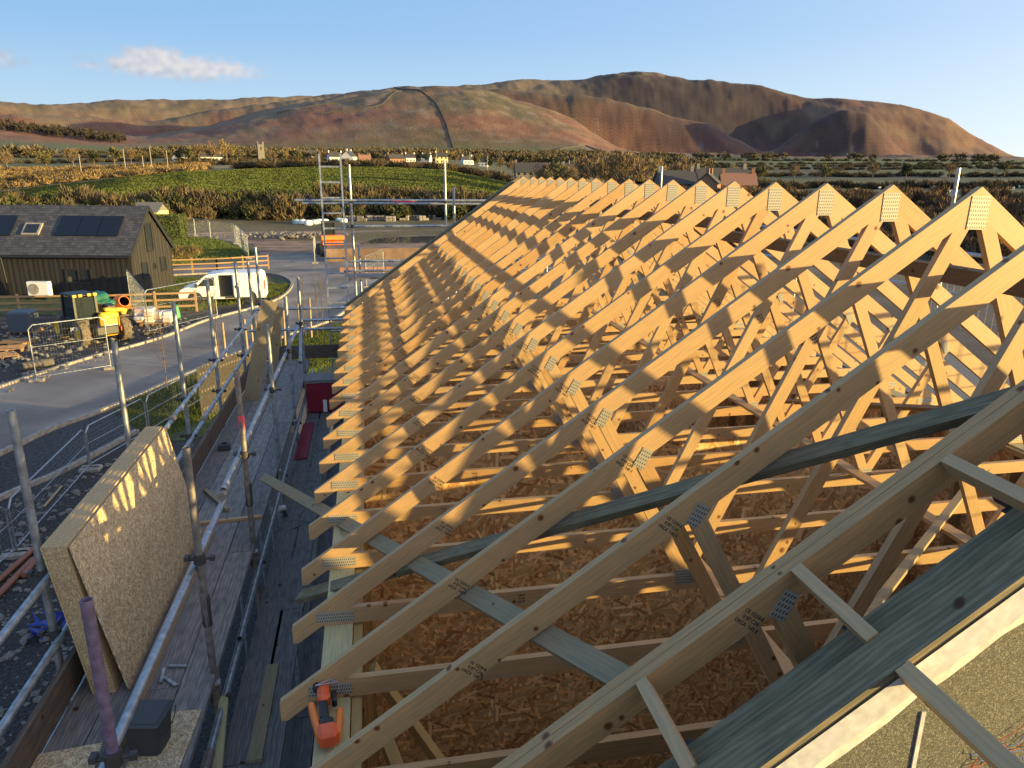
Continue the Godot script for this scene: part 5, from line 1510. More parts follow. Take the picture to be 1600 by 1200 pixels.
func rock(b: MB, c: Vector3, r: float) -> void:
	var ps := []
	for k in 6:
		var a := TAU * k / 6.0
		ps.append(c + Vector3(cos(a), rng.randf_range(-0.3, 0.3), sin(a)) * r * rng.randf_range(0.7, 1.0))
	var top := c + Vector3(0.1, 0.7, 0) * r
	var bot := c + Vector3(0, -0.7, 0.1) * r
	for k in 6:
		b.flat([ps[k], ps[(k + 1) % 6], top], ps[k] - c + Vector3.UP * 0.3)
		b.flat([ps[k], ps[(k + 1) % 6], bot], ps[k] - c - Vector3.UP * 0.3)

func mixer() -> void:
	var o := thing("cement_mixer", "orange cement mixer standing beside the post and rail fence", "cement mixer", Vector3(-15.224, -7.2, -36.772), 0.3)
	var b := MB.new()
	var ax := Vector3(0.35, 0.35, 0.87).normalized()
	b.lathe(Vector3(0, 0.85, 0), ax, [Vector2(-0.42, 0.01), Vector2(-0.42, 0.24), Vector2(-0.1, 0.42), Vector2(0.12, 0.42), Vector2(0.45, 0.27), Vector2(0.45, 0.24), Vector2(0.1, 0.38)], 20)
	part(o, "drum", b, M.orange)
	b = MB.new()
	b.lathe(Vector3(0, 0.85, 0), ax, [Vector2(0.40, 0.245), Vector2(-0.3, 0.22), Vector2(-0.3, 0.001)], 18)
	part(o, "drum_inside", b, M.black)
	b = MB.new()
	b.path([Vector3(-0.5, 0, -0.4), Vector3(-0.42, 0.8, 0), Vector3(-0.5, 0, 0.4)], 0.03, 6)
	b.path([Vector3(0.5, 0, -0.4), Vector3(0.42, 0.8, 0), Vector3(0.5, 0, 0.4)], 0.03, 6)
	b.tube(Vector3(-0.5, 0.15, -0.35), Vector3(0.5, 0.15, -0.35), 0.03, -1, 6)
	part(o, "stand", b, M.steel_rust)
	var bg := thing("wrapped_bags", "pile of shrink wrapped bags on a pallet beside the mesh fence", "bags", Vector3(-13.334, -7.2, -35.299))
	for k in 14:
		b = MB.new()
		var c := Vector3(-0.62 + 0.42 * (k % 4), 0.22 + 0.17 * (k / 4), rng.randf_range(-0.15, 0.15))
		rounded_box(b, Transform3D(Basis(Vector3.UP, rng.randf_range(-0.15, 0.15)) * Basis(Vector3.BACK, rng.randf_range(-0.08, 0.08)), c), Vector3(0.46, 0.19, 0.8), 0.06)
		part(bg, "bag", b, M.wrap if k % 3 else mat(0.58, 0.42, 0.36, 0.5))
	pallet_base(bg)
	var gs := thing("green_sack", "green sack slumped beside the wrapped bags", "sack", Vector3(-12.597, -7.2, -36.348))
	b = MB.new()
	rounded_box(b, Transform3D(Basis(Vector3.BACK, 0.12), Vector3(0, 0.4, 0)), Vector3(0.35, 0.8, 0.4), 0.12)
	part(gs, "sack", b, mat(0.05, 0.30, 0.12, 0.6))
	for q in [[Vector3.ZERO, Vector3(-17.878, -7.2, -30.392), 0.3], [Vector3.ZERO, Vector3(-18.1, -7.2, -31.773), -0.2], [Vector3.ZERO, Vector3(-17.573, -7.2, -28.991), 0.6]]:
		var pl := thing("timber_pallet", "broken timber pallet lying on the gravel by the road", "pallet", q[1], q[2], "pallets on the gravel")
		pallet_base(pl)
	var wt := thing("water_tank", "blue grey water tank standing behind the telehandler", "tank", Vector3(-18.701, -7.2, -34.181))
	b = MB.new()
	rounded_box(b, Transform3D(Basis(), Vector3(0, 0.55, 0)), Vector3(1.0, 1.0, 1.0), 0.08)
	part(wt, "tank", b, mat(0.07, 0.085, 0.11, 0.4))
	pallet_base(wt)
	for q in [[70, 575, 0.2, 3.2], [40, 590, 0.1, 2.4]]:
		pass
	var lg := MB.new()
	lg.tube(Vector3(-15.808, -7.2, -26.675) + Vector3(0, 0.16, 0), Vector3(-14.987, -7.2, -27.313) + Vector3(0, 0.16, 0), 0.17, -1, 10)
	one("log", lg, M.grey_fence, "grey log lying beside the kerb behind the bent mesh panel", "log")

func pallet_base(o: Node) -> void:
	for k in 5:
		pbar(o, "deck_board", Vector3(-0.6, 0.13, -0.45 + 0.225 * k), Vector3(0.6, 0.13, -0.45 + 0.225 * k), 0.10, 0.02, M.rail)
	for x in [-0.55, 0.0, 0.55]:
		pbar(o, "bearer", Vector3(x, 0.06, -0.5), Vector3(x, 0.06, 0.5), 0.08, 0.10, M.rail)

func pallets() -> void:
	# stone pallets, tonne bags and bricks along the far side of the yard
	var px := 0
	for p in [Vector3(-22.675, -7.2, -111.567), Vector3(-21.957, -7.2, -111.491), Vector3(-21.282, -7.2, -112.849), Vector3(-19.077, -7.2, -111.19), Vector3(-18.363, -7.2, -112.547), Vector3(-16.728, -7.2, -110.943), Vector3(-15.797, -7.2, -112.281), Vector3(-5.406, -7.2, -109.757), Vector3(-4.595, -7.2, -111.119), Vector3(-3.739, -7.2, -108.17), Vector3(-3.006, -7.2, -110.954), Vector3(-2.267, -7.2, -109.428), Vector3(-1.341, -7.2, -109.331), Vector3(-0.474, -7.2, -110.692), Vector3(0.378, -7.2, -107.734), Vector3(1.502, -7.2, -110.487), Vector3(2.375, -7.2, -108.941), Vector3(3.295, -7.2, -110.301), Vector3(4.335, -7.2, -110.193), Vector3(5.177, -7.2, -108.648), Vector3(6.351, -7.2, -111.48), Vector3(7.371, -7.2, -109.878), Vector3(8.47, -7.2, -111.263), Vector3(9.435, -7.2, -111.164)]:
		var o := thing("stone_pallet", "pallet of pale building stone in the row along the scrub", "pallet", p, rng.randf_range(-0.2, 0.2), "stone pallets along the yard")
		var b := MB.new()
		var nx := 3
		for y in 3:
			for x in nx:
				if y == 2 and rng.randf() < 0.35:
					continue
				var c := Vector3(-0.4 + 0.4 * x, 0.32 + 0.28 * y, 0)
				rounded_box(b, Transform3D(Basis(Vector3.UP, rng.randf_range(-0.06, 0.06)), c), Vector3(0.37, 0.26, 0.9), 0.03)
		part(o, "stone_load", b, [M.stone, M.concrete, M.concrete][px % 3])
		o.scale = Vector3.ONE * 1.2
		pallet_base(o)
		px += 1
	px = 0
	for p in [Vector3(-12.626, -7.2, -105.103), Vector3(-11.844, -7.2, -105.017), Vector3(-10.969, -7.2, -103.647), Vector3(-10.192, -7.2, -104.838), Vector3(-9.571, -7.2, -106.077), Vector3(-8.865, -7.2, -106.001), Vector3(-7.013, -7.2, -108.517), Vector3(-6.338, -7.2, -107.07)]:
		var o := thing("tonne_bag", "full white bulk bag in the row along the scrub", "bulk bag", p, rng.randf_range(-0.3, 0.3), "bulk bags along the yard")
		var b := MB.new()
		b.lathe(Vector3.ZERO, Vector3.UP, [Vector2(0, 0.3), Vector2(0.05, 0.52), Vector2(0.5, 0.60), Vector2(0.85, 0.55), Vector2(0.95, 0.40), Vector2(1.0, 0.01)], 10)
		part(o, "bag", b, M.white_paint if px % 3 else mat(0.35, 0.5, 0.5, 0.7))
		px += 1
	var hp := MB.new()
	for k in 160:
		rock(hp, Vector3(-11.961, -7.2, -85.918) + Vector3(rng.randfn() * 2.6, 0.15 + rng.randf() * 0.35, rng.randfn() * 1.4), rng.randf_range(0.12, 0.4))
	one("rubble_heap", hp, M.stone, "heap of dark rubble in the middle of the dirt yard", "rubble")
	hp = MB.new()
	for k in 120:
		rock(hp, Vector3(-14.971, -7.2, -112.195) + Vector3(rng.randfn() * 3.0, 0.3 + rng.randf() * 0.7, rng.randfn() * 1.2), rng.randf_range(0.2, 0.55))
	one("rubble_heap", hp, M.stone, "grey stone heap between the pallets and the bulk bags", "rubble")

func shed() -> void:
	var o := thing("garden_shed", "cream shed with a grey felt roof behind the black clad house", "shed", Vector3(-30.809, -7.2, -103.403), -0.25)
	var b := MB.new()
	b.bx(Vector3(0, 1.15, 0), Vector3(3.0, 2.3, 3.0))
	part(o, "wall", b, M.render_cream)
	b = MB.new()
	for s in [-1.0, 1.0]:
		b.flat([Vector3(-1.8, 2.15, 1.75 * s), Vector3(1.8, 2.15, 1.75 * s), Vector3(1.8, 3.4, 0), Vector3(-1.8, 3.4, 0)], Vector3(0, 1, s))
		b.flat([Vector3(1.52 * s, 2.3, 1.5), Vector3(1.52 * s, 2.3, -1.5), Vector3(1.52 * s, 3.35, 0)], Vector3(s, 0, 0))
	part(o, "roof", b, M.stone)
	var hb := thing("clipped_hedge", "clipped green hedge block beside the black clad house", "hedge", Vector3(-25.273, -7.2, -87.562))
	var c := MB.new()
	for k in 2600:
		var p := Vector3(rng.randf_range(-1.9, 1.9), rng.randf_range(0, 2.5), rng.randf_range(-1.6, 1.6))
		var f := rng.randi() % 3
		if f == 0: p.x = 1.9 * signf(p.x)
		elif f == 1: p.y = 2.5
		else: p.z = 1.6
		p += Vector3(rng.randfn(), rng.randfn(), rng.randfn()) * 0.05
		c.col = Color(0.075, 0.10, 0.022) * rng.randf_range(0.6, 1.4)
		var d := Vector3(rng.randfn(), rng.randfn(), rng.randfn()).normalized() * 0.16
		var e := Vector3(rng.randfn(), rng.randfn(), rng.randfn()).normalized() * 0.16
		c.flat([p, p + d, p + e], Vector3.UP)
	part(hb, "foliage", c, M.leaf)
	c = MB.new()
	c.bx(Vector3(0, 1.2, 0), Vector3(3.6, 2.4, 3.0))
	part(hb, "stems", c, mat(0.05, 0.06, 0.02))
	var bush_at := Vector3(-18.523, -7.2, -63.567)
	var bo := thing("brown_shrub", "low brown shrub on the far lawn beside the house gable", "shrub", bush_at)
	part(bo, "crown", crown(77, 900, Vector3(1.9, 0.9, 1.2), 0.22, [Color(0.20, 0.13, 0.06), Color(0.15, 0.11, 0.05)], 0.9), M.leaf, Transform3D(Basis(), Vector3(0, 0.7, 0)))

func dumper() -> void:
	var o := thing("dumper_truck", "orange site dumper with a dark cab on the dirt yard behind the ladder", "dumper", Vector3(-6.253, -7.2, -66.457), 0.2)
	for s in [-1.0, 1.0]:
		wheel(o, Vector3(0.95 * s, 0.5, 0.8), Vector3.RIGHT, 0.5, 0.4, 10, M.black)
		wheel(o, Vector3(0.95 * s, 0.5, -1.2), Vector3.RIGHT, 0.5, 0.4, 10, M.black)
	var b := MB.new()
	rounded_box(b, Transform3D(Basis(), Vector3(0, 0.75, -0.2)), Vector3(1.3, 0.5, 3.0), 0.06)
	part(o, "chassis", b, M.black)
	b = MB.new()
	rounded_box(b, Transform3D(Basis(), Vector3(0, 1.65, 0.7)), Vector3(2.1, 0.42, 1.3), 0.08)
	rounded_box(b, Transform3D(Basis(), Vector3(0, 1.18, 0.7)), Vector3(1.9, 0.34, 1.1), 0.08)
	part(o, "skip", b, M.orange)
	b = MB.new()
	for x in [-0.5, 0.5]:
		for z in [-0.4, -1.4]:
			b.bar(Vector3(x, 1.2, z), Vector3(x, 2.9, z), 0.08, 0.08, Vector3.BACK)
	b.bx(Vector3(0, 2.95, -0.9), Vector3(1.2, 0.1, 1.2))
	part(o, "cab_frame", b, M.black)
	b = MB.new()
	b.bx(Vector3(0, 2.1, -0.9), Vector3(0.9, 1.5, 0.9))
	part(o, "cab_glass", b, M.glass)
	# brown panelled bank behind it with a row of bricks
	var w := MB.new()
	w.bx(Vector3(0, 0, 0), Vector3(10.5, 1.15, 3.2))
	var wl := one("earth_bank", w, M.dirt, "flat topped brown earth bank beside the puddle and the orange dumper", "earth bank")
	wl.position = Vector3(-2.195, -7.2, -61.262) + Vector3(1.0, 0.5, -1.5)
	var br := thing("brick_stack", "low stack of red brown bricks in front of the earth bank", "bricks", Vector3(-2.535, -7.2, -54.022))
	for k in 16:
		var q := MB.new()
		q.bx(Vector3(-2.4 + 0.31 * k, 0.2, 0), Vector3(0.29, 0.4, 0.5), rng.randf_range(-0.1, 0.1))
		part(br, "brick_pack", q, M.brick)

# ---------------------------------------------------------------- land
func th(x: float, z: float) -> float:
	var d := Vector2(x - EYE.x, z - EYE.z)
	var r := d.length()
	if r <= 100.0:
		return GROUND
	var a := rad_to_deg(atan2(d.x, -d.y))
	return th_polar(a, r) + rough(x, z, r)

func th_polar(a: float, r: float) -> float:
	var u: float = (a - TA[0]) / TA[1]
	var n: int = TA[2]
	if r <= 100.0 or u <= 0.0 or u >= n - 1:
		return GROUND
	var i := int(u)
	var f := u - i
	var m: int = TR.size()
	var k := 0
	while k < m - 2 and r > TR[k + 1]:
		k += 1
	var t := clampf((r - TR[k]) / float(TR[k + 1] - TR[k]), 0.0, 1.0)
	if k >= 6:
		t = lerpf(t, t * t * (3.0 - 2.0 * t), 0.7)
	var h0: float = lerpf(TH[i * m + k], TH[(i + 1) * m + k], f)
	var h1: float = lerpf(TH[i * m + k + 1], TH[(i + 1) * m + k + 1], f)
	return lerpf(h0, h1, t) * 0.1

func rough(x: float, z: float, r: float) -> float:
	if r < 130.0:
		return 0.0
	var s := smoothstep(1700.0, 2900.0, r)
	var v := fine_noise.get_noise_2d(x * 0.35, z * 0.35) * minf(1.2, r * 0.0015)
	if s > 0.0:
		v += s * (hill_noise.get_noise_2d(x, z) * 16.0 - absf(hill_noise.get_noise_2d(x * 2.3 + 400.0, z * 2.3)) * 12.0 + 3.0 + fine_noise.get_noise_2d(x * 0.12, z * 0.12) * 5.0)
	return v

func land_color(a: float, r: float, h: float, x: float, z: float) -> Color:
	var n := hill_noise.get_noise_2d(x * 1.7 + 90.0, z * 1.7)
	var f := fine_noise.get_noise_2d(x * 0.22, z * 0.22)
	var c: Color
	if r < 100.0:
		return Color(0.15, 0.115, 0.085) * (1.0 + 0.3 * f)
	if r < 135.0:
		return Color(0.13, 0.105, 0.05) * (1.0 + 0.4 * f)
	if r < 1900.0:
		var green := Color(0.105, 0.150, 0.026)
		var olive := Color(0.080, 0.092, 0.032)
		var brown := Color(0.14, 0.095, 0.045)
		if a < 11.0:
			if r < 262.0:
				c = green * (0.92 + 0.25 * f)
			elif r < 430.0 and a < -9.0:
				c = Color(0.30, 0.205, 0.075) * (1.0 + 0.5 * f)
			elif r < 500.0:
				c = olive.lerp(brown, 0.4 + 0.4 * n)
			else:
				c = green.lerp(olive, 0.6).lerp(brown, clampf(0.35 + 1.4 * hill_noise.get_noise_2d(x * 5.0, z * 5.0), 0.0, 1.0))
		else:
			var cell := hill_noise.get_noise_2d(x * 4.0 + 700.0, z * 4.0)
			c = olive.lerp(Color(0.085, 0.115, 0.03), clampf(cell * 2.5 + 0.4, 0, 1)).lerp(brown, clampf(cell * -2.0 - 0.1, 0, 0.7)) * (0.95 + 0.3 * f)
		if r > 1200.0:
			c = c.lerp(Color(0.105, 0.145, 0.024), 0.55)
		return c
	# hills: bracken, bent grass, heather, scree, frost on the top
	var bracken := Color(0.245, 0.098, 0.058)
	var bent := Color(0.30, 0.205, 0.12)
	var grass := Color(0.155, 0.118, 0.06)
	var heath := Color(0.062, 0.040, 0.043)
	var t := smoothstep(1750.0, 2150.0, r)
	if a < 2.0:
		c = bent.lerp(bracken, clampf(0.72 - (h - 110.0) / 240.0 + n * 1.3, 0, 1)).lerp(grass, clampf(n * -1.4 + 0.0, 0, 0.6))
	elif r < 3000.0:
		c = grass.lerp(bracken, clampf(0.95 - (h - 60.0) / 210.0 + n * 1.1 + f * 0.4, 0, 1)).lerp(bent, clampf(f * 0.9, 0, 0.4))
	elif r < 3750.0:
		c = bracken.lerp(grass, clampf(0.30 + (h - 250.0) / 300.0 + n, 0, 0.8)).lerp(heath, clampf(0.55 - n + (a - 22.0) * 0.01, 0, 0.85))
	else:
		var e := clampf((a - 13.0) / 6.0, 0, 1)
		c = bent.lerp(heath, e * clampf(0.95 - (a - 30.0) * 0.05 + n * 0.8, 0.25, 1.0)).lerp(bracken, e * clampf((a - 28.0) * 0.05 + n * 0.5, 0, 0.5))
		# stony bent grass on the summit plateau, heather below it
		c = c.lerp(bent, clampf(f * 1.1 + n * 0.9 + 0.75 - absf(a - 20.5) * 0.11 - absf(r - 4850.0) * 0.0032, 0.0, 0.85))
	c *= 0.95 + 0.34 * f
	if f > 0.30 and n < 0.05 and r < 3300.0:
		c = c.lerp(Color(0.22, 0.19, 0.165), 0.5)
	return Color(0.105, 0.14, 0.026).lerp(c, t)

func land() -> void:
	var az := []
	var a := -180.0
	while a < 180.0:
		az.append(a)
		a += 0.13 if a > -31.0 and a < 47.0 else (0.8 if a > -50.0 and a < 58.0 else 6.0)
	az.append(180.0)
	var rs := [0.5, 50.0, 100.0]
	var r := 100.0
	while r < 6300.0:
		r *= 1.032 if r < 1700.0 else 1.0125
		rs.append(r)
	rs.append(9000.0)
	rs.append(20000.0)
	var b := MB.new()
	var nr := rs.size()
	for i in az.size():
		var sn := sin(deg_to_rad(az[i]))
		var cs := cos(deg_to_rad(az[i]))
		for j in nr:
			var x: float = EYE.x + sn * rs[j]
			var z: float = EYE.z - cs * rs[j]
			var h := GROUND
			if rs[j] > 100.0 and az[i] > -48.0 and az[i] < 56.0:
				h = th_polar(az[i], minf(rs[j], 6200.0)) 
				if rs[j] < 6300.0:
					h += rough(x, z, rs[j]) * smoothstep(-48.0, -42.0, az[i]) * smoothstep(56.0, 50.0, az[i])
				else:
					h *= 0.4 if rs[j] < 10000.0 else 0.0
			b.v.append(Vector3(x, h, z))
			b.n.append(Vector3.UP)
			b.u.append(Vector2(x, z))
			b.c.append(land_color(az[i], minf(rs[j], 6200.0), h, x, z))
	for i in az.size() - 1:
		for j in nr - 1:
			var p := i * nr + j
			b.i.append_array(PackedInt32Array([p, p + 1, p + nr, p + 1, p + nr + 1, p + nr]))
	# smooth normals
	var nn := PackedVector3Array()
	nn.resize(b.v.size())
	for k in range(0, b.i.size(), 3):
		var q := (b.v[b.i[k + 2]] - b.v[b.i[k]]).cross(b.v[b.i[k + 1]] - b.v[b.i[k]])
		if q.y < 0.0:
			q = -q
		for e in 3:
			nn[b.i[k + e]] += q
	for k in nn.size():
		b.n[k] = nn[k].normalized()
	one("terrain", b, M.terrain, "", "", "", "structure")

# ---------------------------------------------------------------- plants
func crown(sd: int, n: int, s: Vector3, leaf: float, cols: Array, upward := 0.3) -> ArrayMesh:
	var r := RandomNumberGenerator.new()
	r.seed = sd
	var clumps := []
	for k in 14:
		var d := Vector3(r.randfn(), r.randfn(), r.randfn()).normalized() * pow(r.randf(), 0.4) * 0.75
		clumps.append([d, r.randf_range(0.25, 0.5)])
	var b := MB.new()
	for k in n:
		var q: Array = clumps[r.randi() % clumps.size()]
		var d: Vector3 = Vector3(r.randfn(), r.randfn(), r.randfn()).normalized() * pow(r.randf(), 0.5) * q[1]
		var p: Vector3 = (q[0] + d)
		if p.length() > 1.0:
			p = p.normalized()
		p *= s
		b.col = cols[r.randi() % cols.size()] * r.randf_range(0.65, 1.35)
		var e := (Vector3(r.randfn(), r.randfn(), r.randfn()).normalized() + p.normalized() * 0.6 + Vector3.UP * upward * 2.0).normalized() * leaf * r.randf_range(0.7, 1.5)
		var w := e.cross(Vector3(r.randfn(), r.randfn(), r.randfn())).normalized() * leaf * (0.22 if upward > 0.5 else 0.5)
		b.flat([p - w * 0.5, p + w * 0.5, p + e + w * 0.2, p + e - w * 0.2], (p.normalized() + Vector3(r.randfn(), r.randfn(), r.randfn()) * 0.4))
	return b.done()

func trunk_mesh(sd: int) -> ArrayMesh:
	var r := RandomNumberGenerator.new()
	r.seed = sd
	var b := MB.new()
	b.tube(Vector3.ZERO, Vector3(0.01, 0.45, 0), 0.035, 0.025, 7)
	for k in 9:
		var a := r.randf() * TAU
		var y := r.randf_range(0.25, 0.45)
		var e := Vector3(cos(a) * r.randf_range(0.12, 0.3), r.randf_range(0.2, 0.48), sin(a) * r.randf_range(0.12, 0.3))
		b.tube(Vector3(0.005, y, 0), Vector3(0, y, 0) + e, 0.016, 0.004, 5)
	return b.done()

func polar(a: float, r: float) -> Vector3:
	var x := EYE.x + sin(deg_to_rad(a)) * r
	var z := EYE.z - cos(deg_to_rad(a)) * r
	return Vector3(x, th(x, z), z)

func plants() -> void:
	var kinds := [
		["bare brown tree", [Color(0.17, 0.115, 0.06), Color(0.13, 0.09, 0.05), Color(0.21, 0.15, 0.08)], 0.8],
		["olive tree", [Color(0.12, 0.115, 0.045), Color(0.09, 0.09, 0.035), Color(0.15, 0.13, 0.06)], 0.4],
		["golden brown tree", [Color(0.26, 0.18, 0.075), Color(0.20, 0.14, 0.06), Color(0.30, 0.21, 0.09)], 0.8],
		["dark evergreen tree", [Color(0.035, 0.045, 0.02), Color(0.05, 0.06, 0.025), Color(0.028, 0.035, 0.018)], 0.2]]
	var crowns := []
	var trunks := []
	for k in kinds.size():
		crowns.append([])
		for v in 3:
			crowns[k].append(crown(200 + k * 10 + v, 900, Vector3(0.36, 0.40, 0.36), 0.075, kinds[k][1], kinds[k][2]))
	for v in 3:
		trunks.append(trunk_mesh(300 + v))
	# single trees: azimuth, distance, height, kind
	var spots := []
	for q in [[-23.5, 300, 9, 2], [-22.6, 420, 10, 0], [-20.5, 430, 9, 1], [-19.0, 470, 10, 0], [-17.8, 520, 9, 3], [-16.6, 500, 11, 1], [-15.6, 560, 9, 0], [-14.2, 600, 9, 1], [-12.6, 640, 12, 3], [-12.0, 660, 13, 1], [-11.4, 640, 14, 0], [-10.6, 620, 15, 0], [-9.6, 560, 16, 2], [-8.9, 600, 12, 1], [-6.6, 700, 11, 0], [-5.6, 720, 12, 2], [-4.8, 720, 10, 1], [-3.4, 650, 9, 0], [-2.3, 680, 9, 1], [2.0, 640, 8, 0], [4.4, 640, 8, 3], [6.6, 600, 8, 0], [8.2, 560, 10, 1], [9.0, 520, 9, 3], [9.9, 480, 9, 0], [10.8, 460, 9, 0],
		[12.8, 260, 8, 0], [13.6, 280, 9, 0], [14.4, 260, 10, 1], [15.2, 250, 9, 0], [16.2, 240, 11, 0], [17.0, 230, 12, 0], [17.9, 200, 11, 0], [18.8, 190, 11, 0], [19.8, 210, 12, 0], [20.7, 240, 12, 0], [21.9, 260, 11, 2], [23.2, 230, 11, 0], [24.4, 280, 9, 1], [26.2, 330, 9, 3], [27.0, 420, 9, 0], [28.8, 380, 8, 1], [31.0, 430, 8, 0], [33.0, 480, 9, 1], [36.0, 520, 9, 0], [38.0, 460, 8, 3], [40.5, 500, 9, 0], [43.5, 520, 9, 1]]:
		spots.append(q)
	for k in spots.size():
		var q: Array = spots[k]
		var p := polar(q[0], q[1])
		var o := thing(["bare_tree", "scrub_tree", "golden_tree", "evergreen_tree"][q[3]], "%s in the valley beyond the %s" % [kinds[q[3]][0], "green field" if q[0] < 11.0 else "roof ridge"], "tree", p, rng.randf() * TAU, "trees in the valley, %s, %s" % [kinds[q[3]][0], "left" if q[0] < 11.0 else "right"])
		var s: float = q[2]
		part(o, "trunk", trunks[k % 3], M.bark, Transform3D(Basis.from_scale(Vector3.ONE * s), Vector3.ZERO))
		part(o, "crown", crowns[q[3]][k % 3], M.leaf, Transform3D(Basis.from_scale(Vector3(s * 1.25, s, s * 1.25)), Vector3(0, s * 0.60, 0)))
	# willow scrub between the yard and the green field
	var bush := []
	for v in 4:
		bush.append(crown(400 + v, 900, Vector3(1.0, 0.85, 1.0), [0.26, 0.2, 0.3, 0.18][v], [[Color(0.10, 0.075, 0.04), Color(0.125, 0.092, 0.048), Color(0.075, 0.058, 0.034)], [Color(0.055, 0.062, 0.02), Color(0.08, 0.078, 0.026)], [Color(0.14, 0.105, 0.052), Color(0.11, 0.082, 0.042)], [Color(0.05, 0.065, 0.02), Color(0.085, 0.10, 0.026)]][v], [0.9, 0.5, 1.0, 0.4][v]))
	for v in 4:
		var xs := []
		for k in [150, 190, 90, 170][v]:
			var a := rng.randf_range(-27.0, 12.0)
			var r := rng.randf_range(113.0, 132.0)
			if v == 3:
				r = rng.randf_range(126.0, 150.0)
			var p := polar(a, r)
			var s := (1.0 + 1.7 * pow(rng.randf(), 1.6)) * (0.75 if v == 3 else 1.0)
			if v == 2 and a > -3.0 and a < 6.0:
				s *= 1.2
			xs.append(Transform3D(Basis(Vector3.UP, rng.randf() * TAU).scaled(Vector3(s * 1.15, s * rng.randf_range(0.8, 1.25), s * 1.15)), p + Vector3(0, s * 0.55, 0)))
		multi(["willow_scrub", "bramble_scrub", "reed_scrub", "low_scrub"][v], bush[v], M.leaf, xs, ["brown bare willow scrub between the dirt yard and the field", "dark green bramble scrub between the dirt yard and the field", "golden dry reeds and scrub behind the stone pallets", "low green scrub along the foot of the field"][v], "scrub")
	# rough bushes beyond the ridge on the right
	var xs2 := []
	for k in 420:
		var a := rng.randf_range(17.0, 50.0)
		var r := rng.randf_range(75.0, 175.0)
		if a < 24.0 and r < 110.0:
			continue
		var p := polar(a, r)
		var s := rng.randf_range(0.9, 2.1)
		xs2.append(Transform3D(Basis(Vector3.UP, rng.randf() * TAU).scaled(Vector3(s * 1.2, s, s * 1.2)), p + Vector3(0, s * 0.5, 0)))
	multi("heath_scrub", crown(440, 420, Vector3(1.0, 0.85, 1.0), 0.34, [Color(0.13, 0.075, 0.04), Color(0.10, 0.065, 0.035), Color(0.16, 0.10, 0.05)], 0.9), M.leaf, xs2, "brown heath scrub on the rough ground beyond the roof ridge", "scrub")
	# hedgerows: far lines and the foot of the hills
	var lines := [[-24.0, 285, -9.0, 440, 160], [-9.0, 300, 1.0, 285, 150], [1.0, 285, 10.5, 300, 170], [12.0, 420, 30.0, 330, 130], [26.0, 300, 47.0, 300, 190], [24.0, 560, 46.0, 520, 170], [-24.0, 640, 6.0, 760, 210], [10.0, 760, 46.0, 880, 210], [14.0, 1150, 46.0, 1250, 170], [-20.0, 900, 12.0, 1050, 190], [12.0, 980, 44.0, 1010, 200], [18.0, 1400, 46.0, 1520, 200], [-22.0, 1250, 14.0, 1400, 220], [16.0, 560, 22.0, 1300, 110], [33.0, 500, 36.0, 1400, 130]]
	var hx := []
	for l in lines:
		for k in l[4]:
			var t := rng.randf()
			var p := polar(lerpf(l[0], l[2], t) , lerpf(l[1], l[3], t) + rng.randfn() * 3.0 + sin(t * 23.0) * 9.0)
			var s: float = rng.randf_range(0.8, 1.6) * (1.0 + l[1] / 1100.0)
			hx.append(Transform3D(Basis(Vector3.UP, rng.randf() * TAU).scaled(Vector3(s * 1.5, s, s * 1.5)), p + Vector3(0, s * 0.45, 0)))
	multi("hedgerow", crown(450, 150, Vector3(1.0, 0.8, 1.0), 0.5, [Color(0.085, 0.06, 0.03), Color(0.06, 0.055, 0.024), Color(0.11, 0.07, 0.04)], 0.6), M.leaf, hx, "dark hedgerows dividing the far fields of the valley", "hedge")
	# woods along the foot of the hills and a conifer belt on the moor
	var wx := []
	for k in 1100:
		var a := rng.randf_range(-25.0, 46.0)
		var r := rng.randf_range(900.0, 1750.0)
		if hill_noise.get_noise_2d(a * 14.0, r * 0.35) < (-0.08 if a < -6.0 else 0.05):
			continue
		var s := rng.randf_range(4.0, 8.5)
		wx.append(Transform3D(Basis(Vector3.UP, rng.randf() * TAU).scaled(Vector3(s * 1.3, s, s * 1.3)), polar(a, r) + Vector3(0, s * 0.6, 0)))
	multi("far_wood", crown(460, 140, Vector3(1.0, 0.85, 1.0), 0.45, [Color(0.11, 0.085, 0.045), Color(0.075, 0.07, 0.035), Color(0.14, 0.105, 0.055)], 0.5), M.leaf, wx, "brown leafless woods along the foot of the hills", "wood")
	wx = []
	for k in 260:
		var t := rng.randf()
		var a := lerpf(-24.5, -15.8, t)
		var r := 2350.0 + rng.randfn() * 45.0 - 150.0 * t
		var s := rng.randf_range(8.0, 14.0)
		wx.append(Transform3D(Basis(Vector3.UP, rng.randf() * TAU).scaled(Vector3(s * 0.6, s, s * 0.6)), polar(a, r) + Vector3(0, s * 0.7, 0)))
	multi("conifer_belt", crown(470, 130, Vector3(0.8, 1.0, 0.8), 0.4, [Color(0.04, 0.035, 0.025), Color(0.06, 0.045, 0.035)], 0.3), M.leaf, wx, "dark conifer belt across the moor below the pale ridge", "wood")
	# blades over the green field stand up and catch the low sun
	var gb := MB.new()
	for k in 22:
		gb.col = Color(0.088, 0.108, 0.020) * rng.randf_range(0.75, 1.3)
		var ga := rng.randf() * TAU
		var go := Vector3(rng.randf_range(-1.0, 1.0), 0, rng.randf_range(-1.0, 1.0))
		var gd := Vector3(cos(ga), 0, sin(ga)) * 0.16
		gb.flat([go - gd, go + gd, go + gd * 0.6 + Vector3(rng.randf_range(-0.1, 0.1), rng.randf_range(0.16, 0.32), 0), go - gd * 0.6 + Vector3(0, rng.randf_range(0.16, 0.32), rng.randf_range(-0.1, 0.1))], Vector3.UP)
	var gx := []
